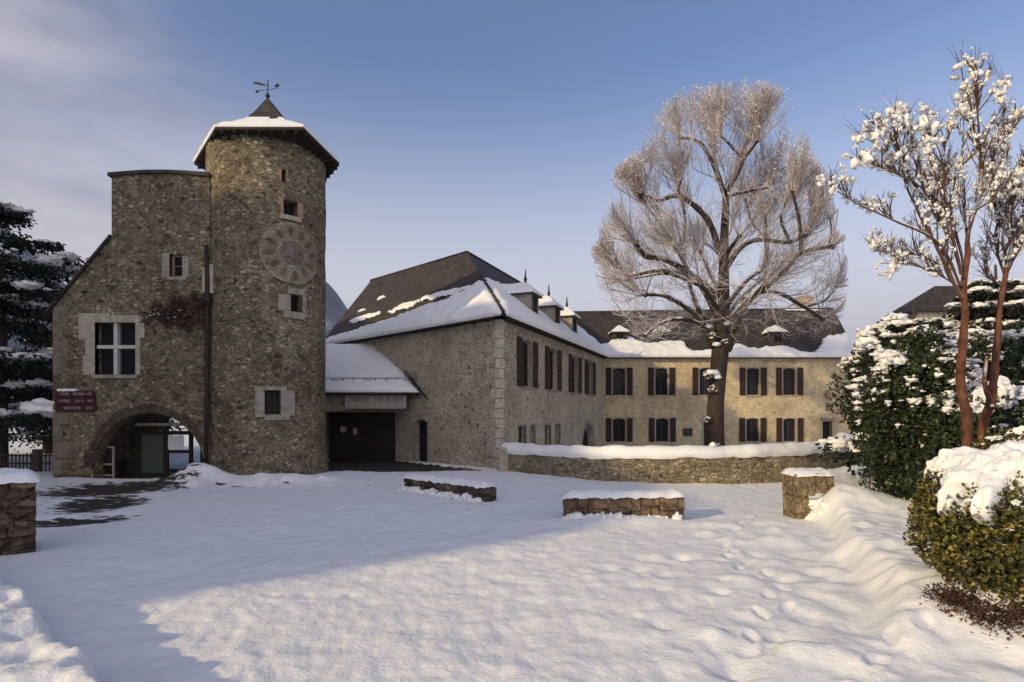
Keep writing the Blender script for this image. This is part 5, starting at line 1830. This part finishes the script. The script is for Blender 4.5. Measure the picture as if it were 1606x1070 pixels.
# ---- conifers
def conifer(name, base, h, r, label, seed, tiers=16, per=9, snowy=.8, group=None, z0=.12, lvl=1.0, pw=.75, irr=.15, sz=1.0):
    rv = random.Random(seed)
    base = Vector(base)
    t = thing(name, base, label, 'conifer', group)
    b = MB(); b.tube([base, base + Vector((.1, 0, h * .5)), base + Vector((0, 0, h))], [h * .022 + .08, h * .015 + .04, .03], 8)
    b.build('trunk', M['wood'], t, True)
    nd = MB(); sn = MB(); br = MB()
    for k in range(tiers):
        f = z0 + (1 - z0) * (k + rv.uniform(-.3, .3)) / tiers
        rad = r * max(1 - f, 0) ** pw * rv.uniform(1 - irr, 1 + irr) + .15
        for m_ in range(per):
            a = 2 * math.pi * (m_ + rv.random()) / per
            ln = rad * rv.uniform(.85 - irr, 1.05 + irr)
            d = Vector((math.cos(a), math.sin(a), rv.uniform(.05, .3)))
            p0 = base + Vector((0, 0, h * f))
            pts = [p0]; dd = d.normalized()
            for s_2 in range(6):
                dd = (dd + Vector((rv.gauss(0, .08), rv.gauss(0, .08), -.12 + (.05 * s_2)))).normalized()
                pts.append(pts[-1] + dd * ln / 6)
            br.tube(pts, [.045, .04, .034, .028, .02, .014, .008], 4, cap=False)
            nn = int((46 + ln * 34) * lvl)
            for q in range(nn):
                g = .12 + .9 * rv.random()
                p, td = at(pts, min(g, .999))
                side = td.cross(Vector((0, 0, 1))).normalized()
                w = (1 - g * .6) * ln * .30
                c = p + side * rv.gauss(0, w) + Vector((0, 0, -abs(rv.gauss(0, .12 + .12 * ln * .4))))
                s_ = rv.uniform(.10, .22)
                e = (td * rv.uniform(.3, 1) + side * rv.gauss(0, .6) + Vector((0, 0, -rv.uniform(.1, .9)))).normalized()
                wv = e.cross(Vector((rv.gauss(0, 1), rv.gauss(0, 1), rv.gauss(0, 1)))).normalized() * s_ * .32
                nd.add([c, c + e * s_ * .5 + wv, c + e * s_, c + e * s_ * .5 - wv], [(0, 1, 2, 3)])
            if rv.random() < snowy:
                for q in range(rv.randint(3, 6)):
                    g = .35 + .65 * rv.random(); p, td = at(pts, min(g, .999))
                    side = td.cross(Vector((0, 0, 1))).normalized()
                    z = rv.uniform(.09, .24) * (.6 + .2 * ln) * sz * rv.uniform(.5, 1.3)
                    sn.blob(p + side * rv.gauss(0, .1 * ln) + Vector((0, 0, z * .15)), (z * 1.3, z * 1.1, z * .45), .5, 2, 2)
    br.build('branches', M['wood'], t); nd.build('needles', M['needle'], t); sn.build('snow', M['snow'], t, True)
    return t
cg = 'dark snow laden conifers'
conifer('conifer', (-22.0, 24.6, 0), 11.6, 3.9, 'tall dark conifer with snow laden boughs left of the gatehouse', 61, 10, 9, .7, cg, .20, 2.4, .30, .42, 1.4)
conifer('conifer', (-21.5, 31, 0), 8.5, 4.0, 'lower dark conifer behind the wooden fence on the left', 62, 12, 9, .5, cg, .15, .9)
conifer('conifer', (-27.5, 34, 0), 9, 4.2, 'dark conifer at the far left beyond the snowy field', 65, 11, 9, .5, cg, .12, .9)
conifer('conifer', (13.9, 16.5, 0), 6.6, 3.4, 'dark spreading conifer with heavy snow behind the orange trunks', 63, 12, 10, 1.0, cg, .2, 1.4)
conifer('conifer', (11.2, 16.0, .2), 5.1, 2.3, 'smaller snowy conifer behind the flat topped bush', 64, 10, 9, 1.0, cg, .2, 1.3)

# ---- snowy multi-stemmed trees at the right
def snowy_tree(name, stems, D, label, seed, twig_spread, n_sub=9, group=None):
    rv = random.Random(seed)
    x0, y0 = stems[0][0][0]
    base = P(x0, y0, D); base.z = max(Hg(base.x, base.y, False) - .05, 0)
    t = thing(name, base, label, 'tree', group)
    tw = MB(); sn = MB()
    first = True
    for pts, r0, r1, d0, d1, kind in stems:
        k = len(pts)
        P3 = [P(x, y, D + d0 + (d1 - d0) * i / (k - 1)) for i, (x, y) in enumerate(pts)]
        if first: P3[0] = base.copy()
        cp_ = catmull(P3, 6)
        m = len(cp_)
        rs_ = [(r0 + (r1 - r0) * i / (m - 1)) * (1 + .22 * noise.noise(Vector((i * .9, seed, r0 * 99)))) for i in range(m)]
        cp_ = [q_ + Vector((noise.noise(q_ * 2.3), noise.noise(q_ * 2.3 + Vector((7, 7, 7))), 0)) * min(.05, r0) * (1 if 0 < ii < m - 1 else 0) for ii, q_ in enumerate(cp_)]
        b = MB(); b.tube(cp_, rs_, 10 if r0 > .05 else 6)
        b.build('trunk' if kind == 't' else 'limb', M['obark'] if kind == 't' else M['otwig'], t, True)
        first = False
        if kind == 't': continue
        # side shoots
        for q in range(n_sub):
            f = .12 + .82 * rv.random()
            p, td = at(cp_, min(f, .999))
            d = td * 1.0 + Vector((rv.gauss(0, .38), rv.gauss(0, .5), rv.uniform(.1, .6)))
            l = rv.uniform(.35, 1.0) * twig_spread * (1.15 - .7 * f)
            s1, r_1 = branchy(rv, p, d, l, .014, 5, .09, .05, .005)
            tw.tube(s1, r_1, 4, cap=False)
            for z_ in range(rv.randint(5, 9)):
                p2, td2 = at(s1, rv.uniform(.1, .99))
                s2, r2 = branchy(rv, p2, td2 + Vector((rv.gauss(0, .5), rv.gauss(0, .5), rv.gauss(.3, .3))), rv.uniform(.12, .4) * twig_spread, .006, 3, .1, .03, .003)
                tw.tube(s2, r2, 3, cap=False)
                if rv.random() < .16: tuft(sn, s2[-1], rv.uniform(.012, .026), rv)
            if rv.random() < .6: tuft(sn, s1[-1], rv.uniform(.018, .04), rv)
            if rv.random() < .35:
                p2, _ = at(s1, rv.uniform(.2, .9)); tuft(sn, p2, rv.uniform(.025, .045), rv)
        tuft(sn, cp_[-1], rv.uniform(.065, .09), rv); tuft(sn, at(cp_, .9)[0], rv.uniform(.04, .07), rv)
        # long thin tips poking out beyond the tufts
        for z_ in range(4):
            s2, r2 = branchy(rv, cp_[-1], (cp_[-1] - cp_[-2]).normalized() + Vector((rv.gauss(0, .3), rv.gauss(0, .3), .1)), rv.uniform(.2, .45), .005, 3, .05, .02, .002)
            tw.tube(s2, r2, 3, cap=False)
    tag(tw.build('twigs', M['otwig'], t), kind='stuff')
    tag(sn.build('snow_tufts', M['snow'], t, True), kind='stuff')
def tuft(sn, p, s, rv):
    for i in range(4):
        sn.blob(Vector(p) + Vector((rv.gauss(0, s * .75), rv.gauss(0, s * .75), rv.gauss(0, s * .9))), (s * rv.uniform(.4, 1.0), s * rv.uniform(.4, 1.0), s * rv.uniform(.4, 1.1)), .8, 2.6, 1)
sg_ = 'bare orange barked trees with snow tufts'
def slim(st, k): return [(p, a * (k if kd == 'l' else 1), b_ * (k if kd == 'l' else 1), c, d, kd) for p, a, b_, c, d, kd in st]
st1 = [
    ([(1521, 745), (1519, 690), (1512, 620), (1509, 540), (1514, 450), (1517, 380)], .088, .038, 0, 0, 't'),
    ([(1517, 380), (1525, 345), (1537, 300), (1536, 240), (1522, 170), (1507, 104)], .055, .012, 0, .1, 'l'),
    ([(1537, 300), (1536, 200), (1530, 150), (1530, 106)], .03, .010, .1, -.3, 'l'),
    ([(1517, 370), (1508, 310), (1490, 290), (1482, 230), (1500, 175)], .03, .008, 0, .5, 'l'),
    ([(1528, 335), (1550, 290), (1558, 235), (1572, 190), (1574, 132)], .04, .010, 0, .3, 'l'),
    ([(1558, 235), (1580, 215), (1600, 180)], .025, .010, .1, .2, 'l'),
    ([(1510, 470), (1480, 410), (1450, 350), (1425, 300), (1405, 250), (1352, 214)], .05, .010, 0, -.3, 'l'),
    ([(1508, 450), (1470, 380), (1400, 345), (1345, 320), (1293, 284)], .04, .010, 0, -.6, 'l'),
    ([(1508, 430), (1490, 370), (1460, 300), (1430, 240), (1404, 172)], .04, .010, 0, .5, 'l'),
    ([(1512, 420), (1495, 350), (1465, 270), (1455, 220), (1451, 186)], .04, .008, 0, .2, 'l'),
    ([(1490, 380), (1450, 300), (1400, 270), (1350, 250)], .025, .008, .1, -.9, 'l'),
    ([(1475, 350), (1430, 280), (1400, 220), (1382, 205)], .025, .008, .2, -.9, 'l'),
    ([(1500, 400), (1470, 330), (1440, 270), (1415, 180)], .025, .008, 0, .9, 'l'),
    ([(1512, 440), (1485, 330), (1480, 260), (1460, 205)], .03, .008, 0, -1.0, 'l'),
    ([(1517, 360), (1500, 300), (1510, 240), (1512, 150)], .03, .008, 0, .8, 'l'),
    ([(1530, 330), (1560, 310), (1590, 280), (1606, 262)], .03, .008, 0, -.4, 'l'),
    ([(1485, 420), (1440, 400), (1400, 400), (1370, 385)], .025, .008, .2, .9, 'l'),
    ([(1505, 450), (1460, 425), (1420, 415), (1400, 425)], .02, .006, .2, .2, 'l'),
]
snowy_tree('snowy_tree', slim(st1, .62), 9.0, 'bare tree with bright orange trunk and snow tufts, left of the pair', 71, .62, 19, sg_)
st2 = [
    ([(1540, 740), (1541, 690), (1556, 620), (1562, 560), (1570, 480), (1578, 420)], .085, .036, 0, 0, 't'),
    ([(1556, 640), (1545, 600), (1548, 560)], .05, .03, -.1, .2, 't'),
    ([(1578, 420), (1575, 360), (1578, 290), (1570, 230)], .045, .010, 0, .4, 'l'),
    ([(1578, 420), (1595, 370), (1612, 320), (1620, 250)], .05, .010, 0, .2, 'l'),
    ([(1575, 430), (1560, 380), (1565, 330), (1540, 260)], .035, .010, 0, -.4, 'l'),
    ([(1580, 410), (1610, 380), (1650, 330), (1680, 250)], .05, .010, 0, 0, 'l'),
    ([(1580, 410), (1600, 340), (1640, 260), (1650, 190)], .04, .010, 0, .6, 'l'),
    ([(1572, 450), (1545, 420), (1560, 330), (1590, 300)], .03, .010, 0, .9, 'l'),
    ([(1578, 430), (1590, 400), (1585, 330), (1602, 290)], .03, .010, 0, -.8, 'l'),
]
snowy_tree('snowy_tree', slim(st2, .62), 9.9, 'bare multi-stemmed tree with reddish trunk at the right edge of the picture', 72, .7, 22, sg_)

# ------------------------------------------------------------------ small buildings on the right and off to the left
ax = thing('timber_annex', (25.4, 44, 0), 'narrow dark timber building with snowy lean-to beside the right end of the far wing', 'building')
b = MB()
b.lbox((24.9, 44.2, 3.0), (25.1, 47, 6.3)); b.lbox((26.3, 44.2, 0), (26.6, 47, 6.3)); b.lbox((25.1, 44.2, 6.1), (26.3, 44.4, 6.3)); b.lbox((25.1, 44.2, 4.35), (26.3, 44.4, 4.5))
b.build('timber_frame', M['pale2'], ax)
b = MB(); b.lbox((25.0, 44.6, 0), (26.5, 46.9, 6.2)); b.build('wall', M['doorwood'], ax)
b = MB(); b.lbox((24.4, 41.8, -.2), (26.3, 44.1, 3.0)); b.build('stone_base', M['drystone'], ax)
s = MB(); fr = Fr((24.35, 41.75, 0), (1, 0)); snow_slab(s, fr, 0, 2.0, -2.3, 0, 3.0, .3, 4, .15)
for i in range(14): s.blob((24.3 + i * .14, 41.4 - (i % 3) * .12, .25 + i * .13), (.3, .3, .22), .4, 2, 2)
s.build('snow', M['snow'], ax, True)
bh = thing('background_house', (30, 40, 0), 'dark roof of a house rising behind the snowy bushes on the right', 'house')
b = MB()
x0, x1, y0, y1 = 31.0, 41, 44, 47.2
b.lbox((x0 + .3, y0 + .4, 0), (x1 - .8, y1 - .3, 10.2)); b.build('wall', M['manor'], bh)
b = MB()
e = [Vector((x0 - .6, y0, 10.2)), Vector((x1, y0, 10.2)), Vector((x1, y1, 10.2)), Vector((x0 - .6, y1, 10.2))]
t0, t1 = Vector((33.6, 45.6, 12.5)), Vector((36.5, 45.6, 12.5))
b.poly([e[0], e[1], t1, t0]); b.poly([e[1], e[2], t1]); b.poly([e[2], e[3], t0, t1]); b.poly([e[3], e[0], t0]); b.poly(e[::-1])
b.build('roof', M['slate2'], bh)
w = Fr((x0 + .3, y0 + .4, 0), (1, 0))
for u in (1.5, 4.0, 6.5):
    g = MB(); w.box(g, u, u + 1, 4.5, 6.2, .0, .04); g.build('window', M['frame'], bh)
oc = thing('neighbouring_house', (-30, 8, 0), 'unseen tall pale stone house left of the yard, block heights stepped to shape shade', 'house')
for k, (oy0, oy1, OH) in enumerate(((-7.7, 3.5, 13.4), (3.5, 8.2, 17.8), (8.2, 11.5, 14.3), (11.5, 15.0, 16.7), (15.0, 25.0, 15.0))):  # out of view, inferred from its shadows; block heights chosen to shape the shade
    b = MB(); ohx = -24.0 - .01 * (k == 1)
    b.lbox((-36, oy0 + .003, -.3), (ohx, oy1 - .003, OH)); b.build('wall', M['manor'], oc)
    b = MB()
    e = [Vector((ohx + .02, oy0 + .01, OH + .01)), Vector((ohx + .02, oy1 - .01, OH + .01)), Vector((-36.4, oy1 - .01, OH + .01)), Vector((-36.4, oy0 + .01, OH + .01))]
    t0, t1 = Vector((-30, oy0 + 1.2, OH + 1.2)), Vector((-30, oy1 - 1.2, OH + 1.2))
    b.poly([e[0], e[1], t1, t0]); b.poly([e[1], e[2], t1]); b.poly([e[2], e[3], t0, t1]); b.poly([e[3], e[0], t0])
    b.build('roof', M['slate'], oc)
    w = Fr((ohx, oy0, 0), (0, 1))
    u = 1.5
    while u < oy1 - oy0 - 1.6:
        for v in (1.2, 4.8, 8.4, 11.6):
            g = MB(); w.box(g, u, u + 1.1, v, v + 1.9, 0, .05); g.build('window', M['frame'], oc)
        u += 3.4

# air: faint haze over the whole valley
hb = MB(); hb.lbox((-2300, -60, -6), (2300, 2200, 400))
hm = bpy.data.materials.new('valley_haze'); hm.use_nodes = True
ht = hm.node_tree; ht.nodes.clear()
ho = ht.nodes.new('ShaderNodeOutputMaterial'); hv = ht.nodes.new('ShaderNodeVolumePrincipled')
hv.inputs['Color'].default_value = (0.72, 0.78, 0.95, 1); hv.inputs['Density'].default_value = 0.00022
hv.inputs['Anisotropy'].default_value = 0.2
ht.links.new(hv.outputs[0], ho.inputs['Volume'])
tag(hb.build('haze', hm), kind='stuff')
